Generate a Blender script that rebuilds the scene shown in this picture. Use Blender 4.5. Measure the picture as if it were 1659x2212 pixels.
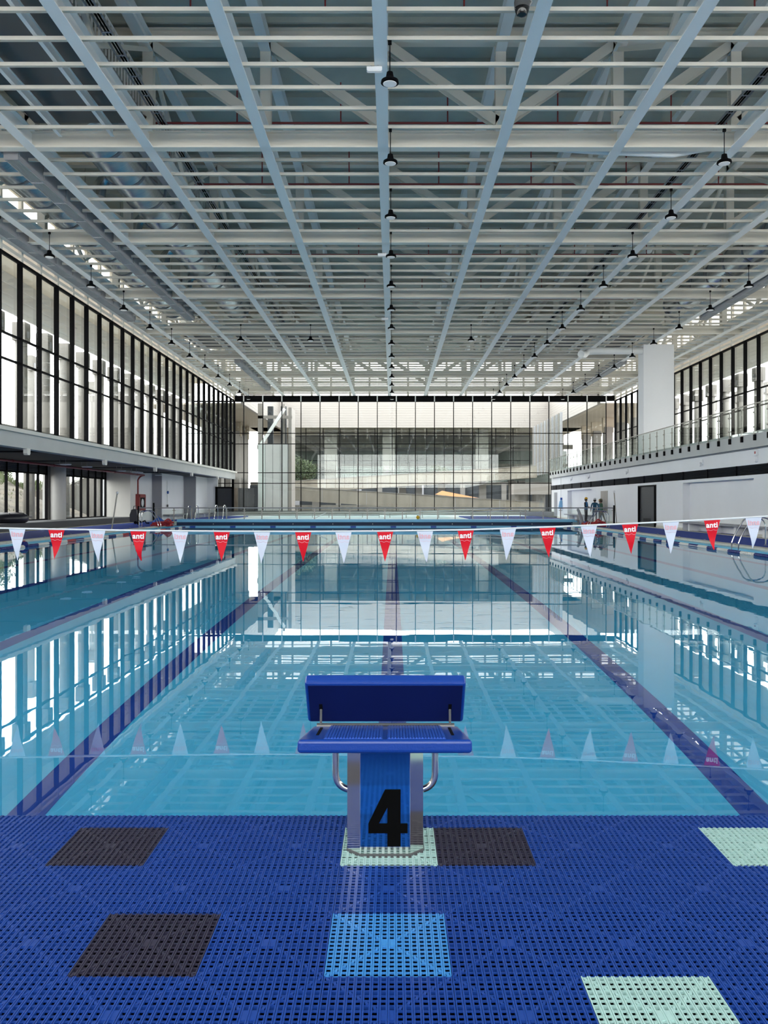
import bpy, math, random
from mathutils import Vector, Matrix
random.seed(7)
for o in list(bpy.data.objects): bpy.data.objects.remove(o)
S = bpy.context.scene
COL = S.collection
# ------------------------------------------------------------------ camera, sky, exposure
F = 1819.0; VX = 848.0; VY = 1085.0; CZ = 1.54      # focal length / vanishing point in pixels of 1659x2212, eye height over the water
cd = bpy.data.cameras.new('camera'); cam = bpy.data.objects.new('camera', cd); COL.objects.link(cam)
cd.sensor_fit = 'VERTICAL'; cd.sensor_height = 24.0; cd.sensor_width = 18.0
cd.lens = 24.0 * F / 2212.0
cd.shift_x = -(VX - 829.5) / 2212.0; cd.shift_y = -(1106.0 - VY) / 2212.0
cd.clip_start = 0.05; cd.clip_end = 600
cam.location = (0, 0, CZ); cam.rotation_euler = (math.pi/2, 0, 0)
S.camera = cam
W = bpy.data.worlds.new('overcast_sky'); S.world = W; W.use_nodes = True
wn = W.node_tree.nodes; wl = W.node_tree.links
bg = wn['Background']; bg.inputs['Strength'].default_value = 4.6
tc = wn.new('ShaderNodeTexCoord'); sp = wn.new('ShaderNodeSeparateXYZ'); rp = wn.new('ShaderNodeValToRGB')
wl.new(tc.outputs['Generated'], sp.inputs[0]); wl.new(sp.outputs['Z'], rp.inputs[0]); wl.new(rp.outputs[0], bg.inputs[0])
rp.color_ramp.elements[0].color = (1.0, 0.97, 0.96, 1); rp.color_ramp.elements[1].color = (0.95, 0.97, 1.0, 1)
S.view_settings.view_transform = 'Standard'; S.view_settings.look = 'None'
S.view_settings.gamma = 1.0; S.view_settings.use_curve_mapping = False
S.view_settings.exposure = 0.75
S.cycles.max_bounces = 10; S.cycles.diffuse_bounces = 5; S.cycles.glossy_bounces = 5
S.cycles.transmission_bounces = 8; S.cycles.transparent_max_bounces = 24
S.cycles.use_denoising = True
S.cycles.sample_clamp_indirect = 8.0

# ------------------------------------------------------------------ materials
def mat(name, col, rough=0.5, metal=0.0, var=0.0, scale=4.0, bump=0.0, bscale=None, spec=0.5, stretch=None):
    m = bpy.data.materials.new(name); m.use_nodes = True
    nt = m.node_tree; b = nt.nodes['Principled BSDF']
    b.inputs['Base Color'].default_value = (*col, 1); b.inputs['Roughness'].default_value = rough
    b.inputs['Metallic'].default_value = metal; b.inputs['Specular IOR Level'].default_value = spec
    if var > 0 or bump > 0:
        t = nt.nodes.new('ShaderNodeTexCoord'); mp = nt.nodes.new('ShaderNodeMapping')
        nt.links.new(t.outputs['Object'], mp.inputs[0])
        if stretch: mp.inputs['Scale'].default_value = stretch
        n = nt.nodes.new('ShaderNodeTexNoise'); n.inputs['Scale'].default_value = scale; n.inputs['Detail'].default_value = 5
        nt.links.new(mp.outputs[0], n.inputs['Vector'])
        if var > 0:
            r = nt.nodes.new('ShaderNodeValToRGB')
            r.color_ramp.elements[0].position = .3; r.color_ramp.elements[1].position = .7
            r.color_ramp.elements[0].color = (*[c*(1-var) for c in col], 1)
            r.color_ramp.elements[1].color = (*[min(1, c*(1+var)) for c in col], 1)
            nt.links.new(n.outputs['Fac'], r.inputs[0]); nt.links.new(r.outputs[0], b.inputs['Base Color'])
        if bump > 0:
            bn = nt.nodes.new('ShaderNodeBump'); bn.inputs['Strength'].default_value = bump; bn.inputs['Distance'].default_value = .02
            n2 = nt.nodes.new('ShaderNodeTexNoise'); n2.inputs['Scale'].default_value = bscale or scale*4
            nt.links.new(mp.outputs[0], n2.inputs['Vector'])
            nt.links.new(n2.outputs['Fac'], bn.inputs['Height']); nt.links.new(bn.outputs[0], b.inputs['Normal'])
    return m

def glass_mat(name, tint=(.96, .99, .98), ior=1.5, gain=.8):
    m = bpy.data.materials.new(name); m.use_nodes = True
    nt = m.node_tree; nt.nodes.remove(nt.nodes['Principled BSDF'])
    out = nt.nodes['Material Output']
    tr = nt.nodes.new('ShaderNodeBsdfTransparent'); tr.inputs[0].default_value = (*tint, 1)
    gl = nt.nodes.new('ShaderNodeBsdfGlossy'); gl.inputs['Roughness'].default_value = .0
    # Schlick reflectance from either side of the sheet
    ge = nt.nodes.new('ShaderNodeNewGeometry'); dt = nt.nodes.new('ShaderNodeVectorMath'); dt.operation = 'DOT_PRODUCT'
    nt.links.new(ge.outputs['Incoming'], dt.inputs[0]); nt.links.new(ge.outputs['Normal'], dt.inputs[1])
    def mth(op, x, y=None):
        n = nt.nodes.new('ShaderNodeMath'); n.operation = op
        for i, q in enumerate((x, y)):
            if q is None: continue
            if isinstance(q, (int, float)): n.inputs[i].default_value = q
            else: nt.links.new(q, n.inputs[i])
        return n.outputs[0]
    f0 = ((ior-1)/(ior+1))**2
    fr = mth('ADD', mth('MULTIPLY', mth('POWER', mth('SUBTRACT', 1.0, mth('ABSOLUTE', dt.outputs['Value'])), 5.0), (1-f0)*gain), f0)
    mx = nt.nodes.new('ShaderNodeMixShader')
    nt.links.new(fr, mx.inputs[0]); nt.links.new(tr.outputs[0], mx.inputs[1]); nt.links.new(gl.outputs[0], mx.inputs[2])
    nt.links.new(mx.outputs[0], out.inputs['Surface'])
    return m

def water_mat(name):
    m = bpy.data.materials.new(name); m.use_nodes = True
    nt = m.node_tree; nt.nodes.remove(nt.nodes['Principled BSDF'])
    out = nt.nodes['Material Output']
    g = nt.nodes.new('ShaderNodeBsdfGlass'); g.inputs['IOR'].default_value = 1.333; g.inputs['Roughness'].default_value = 0.0
    g.inputs['Color'].default_value = (.97, 1, 1, 1)
    t = nt.nodes.new('ShaderNodeTexCoord'); mp = nt.nodes.new('ShaderNodeMapping'); mp.inputs['Scale'].default_value = (.5, 1.4, 1)
    n = nt.nodes.new('ShaderNodeTexNoise'); n.inputs['Scale'].default_value = 1.1; n.inputs['Detail'].default_value = 2
    b = nt.nodes.new('ShaderNodeBump'); b.inputs['Strength'].default_value = .055; b.inputs['Distance'].default_value = .012
    nt.links.new(t.outputs['Object'], mp.inputs[0]); nt.links.new(mp.outputs[0], n.inputs['Vector'])
    nt.links.new(n.outputs['Fac'], b.inputs['Height']); nt.links.new(b.outputs[0], g.inputs['Normal'])
    nt.links.new(g.outputs[0], out.inputs['Surface'])
    return m

M = {}
M['steel'] = mat('white_painted_steel', (.90, .91, .90), .4)
M['steel2'] = mat('offwhite_painted_steel', (.84, .79, .70), .5)
M['roof'] = mat('grey_roof_sheet', (.50, .53, .48), .5, var=.06, scale=1.5)
M['darkpanel'] = mat('slate_ceiling_panel', (.11, .112, .112), .6)
M['black'] = mat('black_aluminium', (.004, .004, .005), .6, spec=.08)
M['white'] = mat('white_wall_paint', (.86, .86, .88), .55, var=.02, scale=.6)
M['offwhite'] = mat('warm_white_paint', (.78, .75, .70), .6, var=.03, scale=.5)
M['concrete'] = mat('grey_concrete', (.44, .42, .39), .8, var=.16, scale=1.2, bump=.2, stretch=(1, 1, .35))
M['fairconc'] = mat('pale_concrete', (.58, .56, .54), .75, var=.08, scale=.8, stretch=(1, 1, .4))
M['fascia'] = mat('grey_fascia_paint', (.55, .55, .54), .7, var=.05, scale=.7)
M['darkgrey'] = mat('dark_grey_paint', (.075, .075, .08), .7)
M['midgrey'] = mat('mid_grey_paint', (.32, .32, .34), .6)
M['ceilblack'] = mat('black_soffit', (.02, .025, .03), .7)
M['duct'] = mat('galvanised_duct', (.50, .55, .58), .24, metal=.97, var=.1, scale=3, bump=.25, bscale=2, stretch=(.2, 9, .2))
M['grille'] = mat('brushed_grille_metal', (.66, .68, .70), .4, metal=.4)
M['red'] = mat('red_painted_pipe', (.30, .035, .035), .4)
M['redflag'] = mat('red_flag_cloth', (.64, .006, .02), .5, spec=.2)
M['whiteflag'] = mat('white_flag_cloth', (.60, .63, .74), .5)
M['ink_white'] = mat('white_print', (.85, .85, .88), .5)
M['ink_pink'] = mat('show_through_pink_print', (.74, .42, .48), .5)
M['rope'] = mat('white_rope', (.74, .74, .76), .7)
M['chrome'] = mat('polished_stainless', (.74, .72, .70), .10, metal=1.0)
M['brushed'] = mat('stainless_rail', (.36, .34, .31), .45, metal=.6)
M['mat_blue'] = mat('blue_mat_plastic', (.009, .052, .29), .42, var=.05, scale=3)
M['mat_dark'] = mat('dark_plum_mat_plastic', (.030, .026, .052), .45)
M['mat_mint'] = mat('pale_mint_mat_plastic', (.42, .61, .58), .45)
M['mat_sky'] = mat('sky_blue_mat_plastic', (.05, .25, .60), .42)
M['under'] = mat('wet_dark_subfloor', (.010, .013, .018), .6)
M['sidedeck'] = mat('blue_deck_matting', (.028, .065, .36), .75, var=.12, scale=8, bump=.2, bscale=40, spec=.15)
M['gutter'] = mat('beige_gutter_grating', (.62, .60, .54), .6, var=.06, scale=6)
M['pooltile'] = mat('light_blue_pool_tile', (.12, .52, .74), .3)
M['basin'] = mat('cyan_pool_tile', (.075, .55, .88), .4, var=.03, scale=1.5)
M['laneline'] = mat('navy_lane_tile', (.004, .055, .38), .4)
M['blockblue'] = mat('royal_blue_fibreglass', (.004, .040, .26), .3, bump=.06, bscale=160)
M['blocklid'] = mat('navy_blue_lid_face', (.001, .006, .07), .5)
M['blocktread'] = mat('grooved_blue_tread', (.022, .085, .42), .4)
M['panelblue'] = mat('glossy_blue_panel', (.015, .12, .42), .06, metal=.75)
M['num'] = mat('black_vinyl', (.002, .002, .002), .6, spec=.05)
M['glass'] = glass_mat('clear_window_glass')
M['railglass'] = glass_mat('green_tinted_guard_glass', (.945, .975, .96), 1.5, .45)
M['clereglass'] = glass_mat('frosted_clerestory_glass', (.52, .53, .52), 1.5, .5)
M['farglass'] = mat('reflective_grey_glazing', (.10, .115, .105), .12, var=.4, scale=.25, metal=.1)
M['water'] = water_mat('still_pool_water')
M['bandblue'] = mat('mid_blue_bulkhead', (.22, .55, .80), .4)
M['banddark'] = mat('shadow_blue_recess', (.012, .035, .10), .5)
M['navyfloat'] = mat('navy_float', (.012, .02, .16), .4)
M['whitefloat'] = mat('white_float', (.70, .68, .64), .5)
M['redfloat'] = mat('red_float', (.45, .02, .03), .45)
M['bluebag'] = mat('blue_cloth', (.02, .10, .42), .7)
M['rubber'] = mat('black_rubber', (.025, .025, .035), .35)
M['rafttop'] = mat('grey_raft_deck', (.22, .20, .21), .6)
M['skin'] = mat('skin', (.30, .17, .11), .6)
M['jacket'] = mat('teal_work_jacket', (.02, .10, .18), .8)
M['vest'] = mat('blue_work_vest', (.03, .15, .34), .8)
M['green'] = mat('green_work_shirt', (.03, .10, .06), .8)
M['jeans'] = mat('slate_jeans', (.07, .10, .15), .85)
M['trousers'] = mat('grey_trousers', (.15, .145, .13), .85)
M['blacktrousers'] = mat('black_trousers', (.012, .012, .016), .85)
M['boots'] = mat('black_boots', (.015, .014, .014), .6)
M['yellow'] = mat('yellow_helmet_plastic', (.75, .42, .02), .35)
M['helmetwhite'] = mat('white_helmet_plastic', (.75, .75, .75), .35)
M['helmetolive'] = mat('olive_cap', (.10, .09, .05), .7)
M['hair'] = mat('dark_hair', (.015, .012, .01), .8)
M['leaf'] = mat('dull_green_leaves', (.032, .05, .014), .7, var=.5, scale=2)
M['grassm'] = mat('dry_green_grass', (.055, .075, .022), .8, var=.4, scale=1)
M['earth'] = mat('tan_earth', (.075, .060, .042), .9, var=.5, scale=.9, bump=.4)
M['bark'] = mat('brown_bark', (.10, .075, .05), .9)
M['soffit'] = mat('tan_soffit', (.42, .36, .28), .7)
M['xconc'] = mat('weathered_exterior_concrete', (.125, .118, .10), .85, var=.22, scale=1.1, bump=.2, stretch=(1, 1, .3))
M['xpale'] = mat('pale_exterior_render', (.20, .188, .172), .8, var=.08, scale=.8, stretch=(1, 1, .4))
M['xboard'] = mat('exterior_cladding_board', (.28, .255, .235), .6)
M['xramp'] = mat('tan_ramp_concrete', (.25, .225, .185), .85, var=.2, scale=.9, bump=.2, stretch=(1, 1, .3))
M['paletile'] = mat('deck_tile_painted_reflection', (.78, .86, .88), .6, spec=.15)  # window reflection on the far deck painted into a matt pale colour
M['kerbgrey'] = mat('warm_grey_kerb', (.46, .45, .42), .7)
M['lightsoffit'] = mat('light_tan_soffit', (.85, .76, .62), .7)
M['fence'] = mat('weathered_timber', (.16, .12, .095), .8, var=.3, scale=2, stretch=(6, 6, .5))
M['lampdisc'] = bpy.data.materials.new('lamp_diffuser'); M['lampdisc'].use_nodes = True
_b = M['lampdisc'].node_tree.nodes['Principled BSDF']; _b.inputs['Base Color'].default_value = (.8, .8, .8, 1)
_b.inputs['Emission Color'].default_value = (1, .97, .92, 1); _b.inputs['Emission Strength'].default_value = .08
M['lens'] = mat('camera_dome', (.01, .01, .012), .08)
M['paleblue'] = mat('pale_blue_cloth', (.25, .50, .75), .7)
M['grilleblack'] = mat('black_louvre_metal', (.018, .020, .022), .5)
M['doorleaf'] = mat('charcoal_door', (.028, .030, .036), .5)
M['orange'] = mat('orange_painted_sunlight', (.85, .42, .20), .7)  # sunlight on the ramp put into an orange colour
M['boardwall'] = mat('white_cladding_board', (.90, .87, .85), .6)
M['panelbeige'] = mat('beige_stone_panel', (.40, .37, .33), .7, var=.1, scale=5)

# ------------------------------------------------------------------ mesh helpers
class MB:
    def __init__(s): s.v = []; s.f = []; s.m = []; s.mi = 0
    def add(s, vs, fs):
        o = len(s.v); s.v += [tuple(v) for v in vs]; s.f += [tuple(i+o for i in f) for f in fs]; s.m += [s.mi]*len(fs); return s
    def box(s, x0, x1, y0, y1, z0, z1):
        return s.add([(x0,y0,z0),(x1,y0,z0),(x1,y1,z0),(x0,y1,z0),(x0,y0,z1),(x1,y0,z1),(x1,y1,z1),(x0,y1,z1)],
                     [(0,3,2,1),(4,5,6,7),(0,1,5,4),(1,2,6,5),(2,3,7,6),(3,0,4,7)])
    def bar(s, p0, p1, w, h, up=(0,0,1)):
        p0 = Vector(p0); p1 = Vector(p1); d = (p1-p0).normalized(); u = Vector(up)
        if abs(d.dot(u)) > .98: u = Vector((0,1,0))
        r = d.cross(u).normalized(); u = r.cross(d).normalized()
        vs = [p + r*a*w/2 + u*b*h/2 for p in (p0, p1) for a, b in ((-1,-1),(1,-1),(1,1),(-1,1))]
        return s.add(vs, [(0,1,2,3),(7,6,5,4),(0,4,5,1),(1,5,6,2),(2,6,7,3),(3,7,4,0)])
    def ibeam(s, p0, p1, w, h, t=.03, up=(0,0,1)):
        p0 = Vector(p0); p1 = Vector(p1); d = (p1-p0).normalized(); u = Vector(up)
        if abs(d.dot(u)) > .98: u = Vector((0,1,0))
        r = d.cross(u).normalized(); u = r.cross(d).normalized()
        s.bar(p0+u*(h/2-t/2), p1+u*(h/2-t/2), w, t, u); s.bar(p0-u*(h/2-t/2), p1-u*(h/2-t/2), w, t, u)
        return s.bar(p0, p1, t*.8, h-2*t, u)
    def tube(s, pts, r, n=10, closed=False):
        pts = [Vector(p) for p in pts]; k = len(pts); base = len(s.v); rings = []
        prev = None
        for i, p in enumerate(pts):
            a = pts[i-1] if (i > 0 or closed) else p; b = pts[(i+1) % k] if (i < k-1 or closed) else p
            d = (b-a).normalized()
            if prev is None:
                u = Vector((0,0,1)) if abs(d.z) < .9 else Vector((0,1,0))
            else: u = prev
            rr = d.cross(u).normalized(); u = rr.cross(d).normalized(); prev = u
            rad = r[i] if isinstance(r, (list, tuple)) else r
            rings.append([p + (rr*math.cos(2*math.pi*j/n) + u*math.sin(2*math.pi*j/n))*rad for j in range(n)])
        vs = [v for q in rings for v in q]; fs = []
        for i in range(k if closed else k-1):
            i2 = (i+1) % k
            for j in range(n):
                fs.append((i*n+j, i*n+(j+1) % n, i2*n+(j+1) % n, i2*n+j))
        if not closed: fs += [tuple(range(n))[::-1], tuple((k-1)*n+j for j in range(n))]
        return s.add(vs, fs)
    def lathe(s, prof, c=(0,0,0), n=16, axis='z'):
        vs = []; fs = []
        for r, z in prof:
            for j in range(n):
                a = 2*math.pi*j/n; q = (r*math.cos(a), r*math.sin(a), z)
                if axis == 'y': q = (q[0], q[2], q[1])
                if axis == 'x': q = (q[2], q[0], q[1])
                vs.append((c[0]+q[0], c[1]+q[1], c[2]+q[2]))
        k = len(prof)
        for i in range(k-1):
            for j in range(n): fs.append((i*n+j, i*n+(j+1) % n, (i+1)*n+(j+1) % n, (i+1)*n+j))
        fs += [tuple(range(n))[::-1], tuple((k-1)*n+j for j in range(n))]
        return s.add(vs, fs)
    def prism(s, poly, a0, a1, axis='z'):
        n = len(poly)
        def P(p, a):
            return {'z': (p[0], p[1], a), 'y': (p[0], a, p[1]), 'x': (a, p[0], p[1])}[axis]
        vs = [P(p, a0) for p in poly] + [P(p, a1) for p in poly]
        return s.add(vs, [tuple(range(n))[::-1], tuple(n+i for i in range(n))] + [(i, (i+1) % n, n+(i+1) % n, n+i) for i in range(n)])
    def quadgrid(s, fn, nu, nv):
        vs = [fn(i/nu, j/nv) for j in range(nv+1) for i in range(nu+1)]
        return s.add(vs, [(j*(nu+1)+i, j*(nu+1)+i+1, (j+1)*(nu+1)+i+1, (j+1)*(nu+1)+i) for j in range(nv) for i in range(nu)])
    def mesh(s, name, mats, smooth=False):
        me = bpy.data.meshes.new(name); me.from_pydata(s.v, [], s.f)
        for q in (mats if isinstance(mats, (list, tuple)) else [mats]): me.materials.append(M[q] if isinstance(q, str) else q)
        if any(s.m): me.polygons.foreach_set('material_index', s.m)
        if smooth: me.polygons.foreach_set('use_smooth', [True]*len(me.polygons))
        me.update(); return me

def link(name, me, parent=None, loc=(0,0,0), rot=None, **kw):
    o = bpy.data.objects.new(name, me); COL.objects.link(o); o.location = loc
    if rot: o.rotation_euler = rot
    if parent: o.parent = parent
    for k, v in kw.items(): o[k] = v
    return o
def mk(name, mb, mats, parent=None, loc=(0,0,0), rot=None, smooth=False, bevel=0, **kw):
    o = link(name, mb.mesh(name, mats, smooth), parent, loc, rot, **kw)
    if smooth:
        md = o.modifiers.new('edges', 'EDGE_SPLIT'); md.split_angle = math.radians(40)
    if bevel:
        md = o.modifiers.new('bevel', 'BEVEL'); md.width = bevel; md.segments = 3; md.limit_method = 'ANGLE'
    return o
def thing(name, label, cat, loc=(0,0,0), rot=None, group=None):
    o = link(name, None, None, loc, rot, label=label, category=cat)
    if group: o['group'] = group
    return o
def setting(name, label, loc=(0,0,0)):
    return link(name, None, None, loc, None, kind='structure', label=label, category='building')
def copytree(o, parent=None):
    c = o.copy(); COL.objects.link(c); c.parent = parent
    for ch in o.children: copytree(ch, c)
    return c
def B(*a): return MB().box(*a)
def tag(o, label, cat, kind=None, group=None):
    o['label'] = label; o['category'] = cat
    if kind: o['kind'] = kind
    if group: o['group'] = group
    return o
ORD = 'first second third fourth fifth sixth seventh eighth ninth tenth eleventh twelfth thirteenth fourteenth fifteenth sixteenth'.split()

# ------------------------------------------------------------------ hall dimensions (metres, water surface at z = 0)
YN, YE, YF = 3.314, 52.5, 80.0          # near pool edge, bulkhead, far glass wall
XL, XR = -13.75, 11.25                   # pool sides
WL, WR, WR2 = -15.0, 15.1, 21.1          # upper left glazing, lower right wall, upper right glazing
ZC, ZR, ZD = 11.64, 15.2, 0.10           # underside of the ceiling grid, roof sheet, side deck
YB = -8.0                                # wall behind the camera
YBEAM = [24.1 + 8.78*j for j in range(-2, 7)]
XBEAM = [-.27 + 3.35*k for k in range(-4, 7)]

# ------------------------------------------------------------------ pool basin and water
basin = tag(mk('pool_basin', MB().box(XL-.3, XR+.3, YN-.3, YE+.3, -2.0, -1.73).box(XL-.3, XL, YN-.3, YE+.3, -1.73, -.01)
      .box(XR, XR+.3, YN-.3, YE+.3, -1.73, -.01).box(XL, XR, YN-.3, YN, -1.73, .12).box(XL, XR, YE, YE+.3, -1.73, -.01), 'basin'),
      'cyan tiled swimming pool basin below the water', 'pool', 'structure')
for k in range(-5, 5):
    x = 2.5*k
    mk('lane_marking', MB().box(x-.125, x+.125, YN+2, YE-2, -1.73, -1.726).box(x-.5, x+.5, YN+2, YN+2.25, -1.73, -1.725).box(x-.5, x+.5, YE-2.25, YE-2, -1.73, -1.725), 'laneline', basin)
mb = MB(); mb.quadgrid(lambda u, v: (XL+.0+(XR-XL)*u, YN+(YE-YN)*v, 0), 1, 1)
tag(mk('pool_water', mb, 'water'), 'still clear water filling the large swimming pool', 'water', 'structure')

# side gutters and decks
for nm, s, x0 in (('left', -1, XL), ('right', 1, XR)):
    def sx(a, b): return (min(x0+s*a, x0+s*b), max(x0+s*a, x0+s*b))
    t = setting('trim_'+nm, 'light blue and beige gutter edging along the %s side of the pool' % nm)
    mk('tile_edge', B(*sx(-.02, .32), YN, YE, -.25, .035), 'pooltile', t)
    for i in range(22):
        ya = YN+(YE+1-YN)*i/22; yb = YN+(YE+1-YN)*(i+1)/22-.012
        mk('gutter_grating', B(*sx(.32, .68), ya, yb, -.2, ZD), 'gutter', t)
    for i in range(16):
        mk('gutter_stud', MB().lathe([(.05, 0), (.05, .03), (.02, .045)], (x0+s*.5, YN+6+2.8*i, ZD), 8), 'midgrey', t)
floor = setting('floor', 'blue matted pool deck around the water')
dl = mk('deck_strip', B(-21.3, XL-.68, YN, YF, -.3, ZD), 'sidedeck', floor)
mk('bulkhead_bed', B(XL-.7, XR+.7, YE+.28, YE+1.35, -.3, -.02), 'basin', floor)
for s_ in ((XL-.68, XL), (XR, XR+.68)): mk('bulkhead_abutment', B(*s_, YE-.02, YE+1.32, -.3, ZD), 'gutter', floor)
dr = mk('deck_strip', B(XR+.68, WR+.5, YN, YF, -.3, ZD), 'sidedeck', floor)
mk('deck_margin', B(-18.8, -18.2, YN, YF, ZD, ZD+.012), 'gutter', floor)
mk('deck_margin', B(WR-.5, WR, YN, YF, ZD, ZD+.012), 'gutter', floor)
# near deck: dark screed with interlocking grid mats
mk('subfloor', B(-18.8, WR, YB, YN-.005, -.3, .290), 'under', floor)
T = 1/3.0; TX0 = -.179; TY = 3.187
def tile_mesh(mname, rows=16):
    mb = MB(); p = T/16; D = p*rows; z1 = .020
    g = .0012
    for i in range(17):
        c = i*p; w = .0046 if 0 < i < 16 else .0042
        a = max(g, c-w); b = min(T-g, c+w)
        mb.box(a, c-.0008, g, D-g, .002, z1) if a < c-.0008 else None
        mb.box(c+.0008, b, g, D-g, .002, z1) if c+.0008 < b else None
        mb.box(max(g, c-.001), min(T-g, c+.001), g, D-g, .002, z1-.0025)
    for j in range(rows+1):
        c = j*p
        for o_ in (-.0036, .0006):
            a = max(g, c+o_); b = min(D-g, c+o_+.003)
            if b > a: mb.box(g, T-g, a, b, .001, z1-.003)
        mb.box(g, T-g, max(g, c-.0036), min(D-g, c+.0036), .001, z1-.006)
    for i in range(16):
        for j in {i, 15-i}:
            if j >= rows: continue
            x = i*p; y = j*p; sgn = 1 if j == i else -1
            q = [(.004, .003), (.012, .003), (.0168, .0178), (.009, .0178)]
            if sgn < 0: q = [(p-a, b) for a, b in q][::-1]
            mb.prism([(x+a, y+b) for a, b in q], .001, z1-.002)
    if rows == 16: mb.box(7.1*p, 8.9*p, 7.1*p, 8.9*p, .001, z1-.001)
    return mb.mesh('floor_tile', mname)
tiles = {c: tile_mesh(c) for c in ('mat_blue', 'mat_dark', 'mat_mint', 'mat_sky')}
cut = tile_mesh('mat_blue', 6)
special = {(0, 0): 'mat_mint', (1, 0): 'mat_dark', (-3, 0): 'mat_dark', (4, 0): 'mat_mint', (0, 2): 'mat_sky', (-2, 2): 'mat_dark', (2, 3): 'mat_mint'}
zt = .290
for c in range(-8, 9):
    link('floor_tile', cut, floor, (TX0+c*T, TY, zt))
    for r in range(0, 6):
        k = special.get((c, r), 'mat_blue')
        o = link('floor_tile', tiles[k], floor, (TX0+c*T, TY-(r+1)*T, zt))
        if k != 'mat_blue': o['label'] = {'mat_mint': 'pale mint grid tile', 'mat_dark': 'dark plum grid tile', 'mat_sky': 'sky blue grid tile'}[k]
mk('deck_matting', MB().box(-18.8, TX0-8*T-.003, YB, YN-.005, .29, .308).box(TX0+9*T+.003, WR, YB, YN-.005, .29, .308)
   .box(TX0-8*T, TX0+9*T, YB, TY-6*T-.003, .29, .308), 'mat_blue', floor)

# ------------------------------------------------------------------ hall shell
# wall behind the camera
mk('wall_back', MB().box(-21.3, 21.3, YB-.3, YB, 0, 4.3).box(-21.3, -15.1, YB-.3, YB, 4.3, ZR).box(-15.1, 21.3, YB-.3, YB, 11.2, ZR), 'white', kind='structure', label='white wall behind the viewer', category='wall')

def glazing(name, label, axis, const, a0, a1, step, zs, fin, thin, inward, skip=None, first=None):
    """Curtain wall: axis 'y' runs along Y at x=const, axis 'x' along X at y=const. zs = sill, transoms, head."""
    root = setting(name, label)
    pos = []
    a = first if first is not None else a0
    while a > a0: a -= step
    while a < a1+.01:
        if a >= a0-.01: pos.append(a)
        a += step
    def bx(p0, p1, q0, q1, z0, z1):
        return B(q0, q1, p0, p1, z0, z1) if axis == 'y' else B(p0, p1, q0, q1, z0, z1)
    q0, q1 = sorted((const-.04*inward, const+fin*inward))
    mme = bx(-thin/2, thin/2, q0, q1, zs[0], zs[-1]).mesh('mullion', 'black')
    for p in pos:
        link('mullion', mme, root, (0, p, 0) if axis == 'y' else (p, 0, 0))
    t0, t1 = sorted((const-.04*inward, const+.07*inward))
    for z in zs:
        hgt = .035 if z not in (zs[0], zs[-1]) else .06
        mk('transom', bx(pos[0], pos[-1], t0, t1, z-hgt, z+hgt), 'black', root)
    for j in range(len(zs)-1):
        gme = bx(0, step-thin, const-.006, const+.006, zs[j]+.03, zs[j+1]-.03).mesh('pane', 'glass')
        for i in range(len(pos)-1):
            link('pane', gme, root, (0, pos[i]+thin/2, 0) if axis == 'y' else (pos[i]+thin/2, 0, 0))
    return root
ZS = [4.45, 7.10, 8.10, 11.15]
glazing('window_1', 'tall black mullioned glazing above the left balcony slab', 'y', WL, YB, 80.3, 1.83, ZS, .17, .07, 1, first=33.75)
glazing('window_2', 'tall black mullioned glazing behind the right balcony', 'y', WR2, YB, 80.3, 1.83, ZS, .17, .07, -1, first=33.75)
glazing('window_added_light', 'gridded glazing added behind the viewer to light the near end', 'x', YB-.1, -15, 21.2, 1.81, [4.35, 7.08, 8.09, 11.13], .12, .07, 1)  # unseen glazing, added to light the near end of the hall
w3 = glazing('window_3', 'gridded glass wall closing the far end of the hall', 'x', YF, -20.0, 21.2, 1.81, [.66, 3.34, 4.35, 7.08, 8.09, 11.13], .12, .07, -1, first=(568-VX)/F*YF)
mk('fascia', B(-15, 21.1, YF-.1, YF+.15, 11.16, 11.66), 'black', w3)
for k in range(20):
    x = (568-VX)/F*YF + 1.81*(k-1)
    if x < 20.5: mk('fascia_bracket', B(x-.05, x+.05, YF-.16, YF-.1, 11.1, 11.7), 'steel', w3)
# low kerb under the far glazing
mk('trim_1', B(-16.6, WR, YF-1.2, YF+.2, ZD, .66), 'kerbgrey', kind='structure', label='grey kerb below the far glass wall', category='kerb')
# clerestory above the glazing: pale posts and rails with glass, all round
def clerestory(name, label, axis, const, a0, a1):
    root = setting(name, label)
    L = a1-a0
    def bx(p0, p1, t, z0, z1):
        return B(const-t, const+t, p0, p1, z0, z1) if axis == 'y' else B(p0, p1, const-t, const+t, z0, z1)
    for i in range(int(L/1.83)+1):
        p = a0 + i*1.83
        mk('clerestory_post', bx(p-.09, p+.09, .07, 11.2 if axis == 'y' else 11.66, ZR), 'steel2', root)
    for z in (11.45, 12.35, 12.9, 13.9, 15.0):
        mk('clerestory_rail', bx(a0, a1, .05, z-.07, z+.07), 'steel2', root)
    n = 8
    for i in range(n):
        mk('clerestory_pane', bx(a0+L*i/n, a0+L*(i+1)/n-.02, .006, 11.7, ZR-.1), 'clereglass', root)
clerestory('window_4', 'pale framed clerestory above the left glazing', 'y', WL-.05, YB, YF)
clerestory('window_5', 'pale framed clerestory above the right glazing', 'y', WR2+.05, YB, YF)
clerestory('window_6', 'pale framed clerestory above the far glass wall', 'x', YF+.05, WL, WR2)

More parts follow.
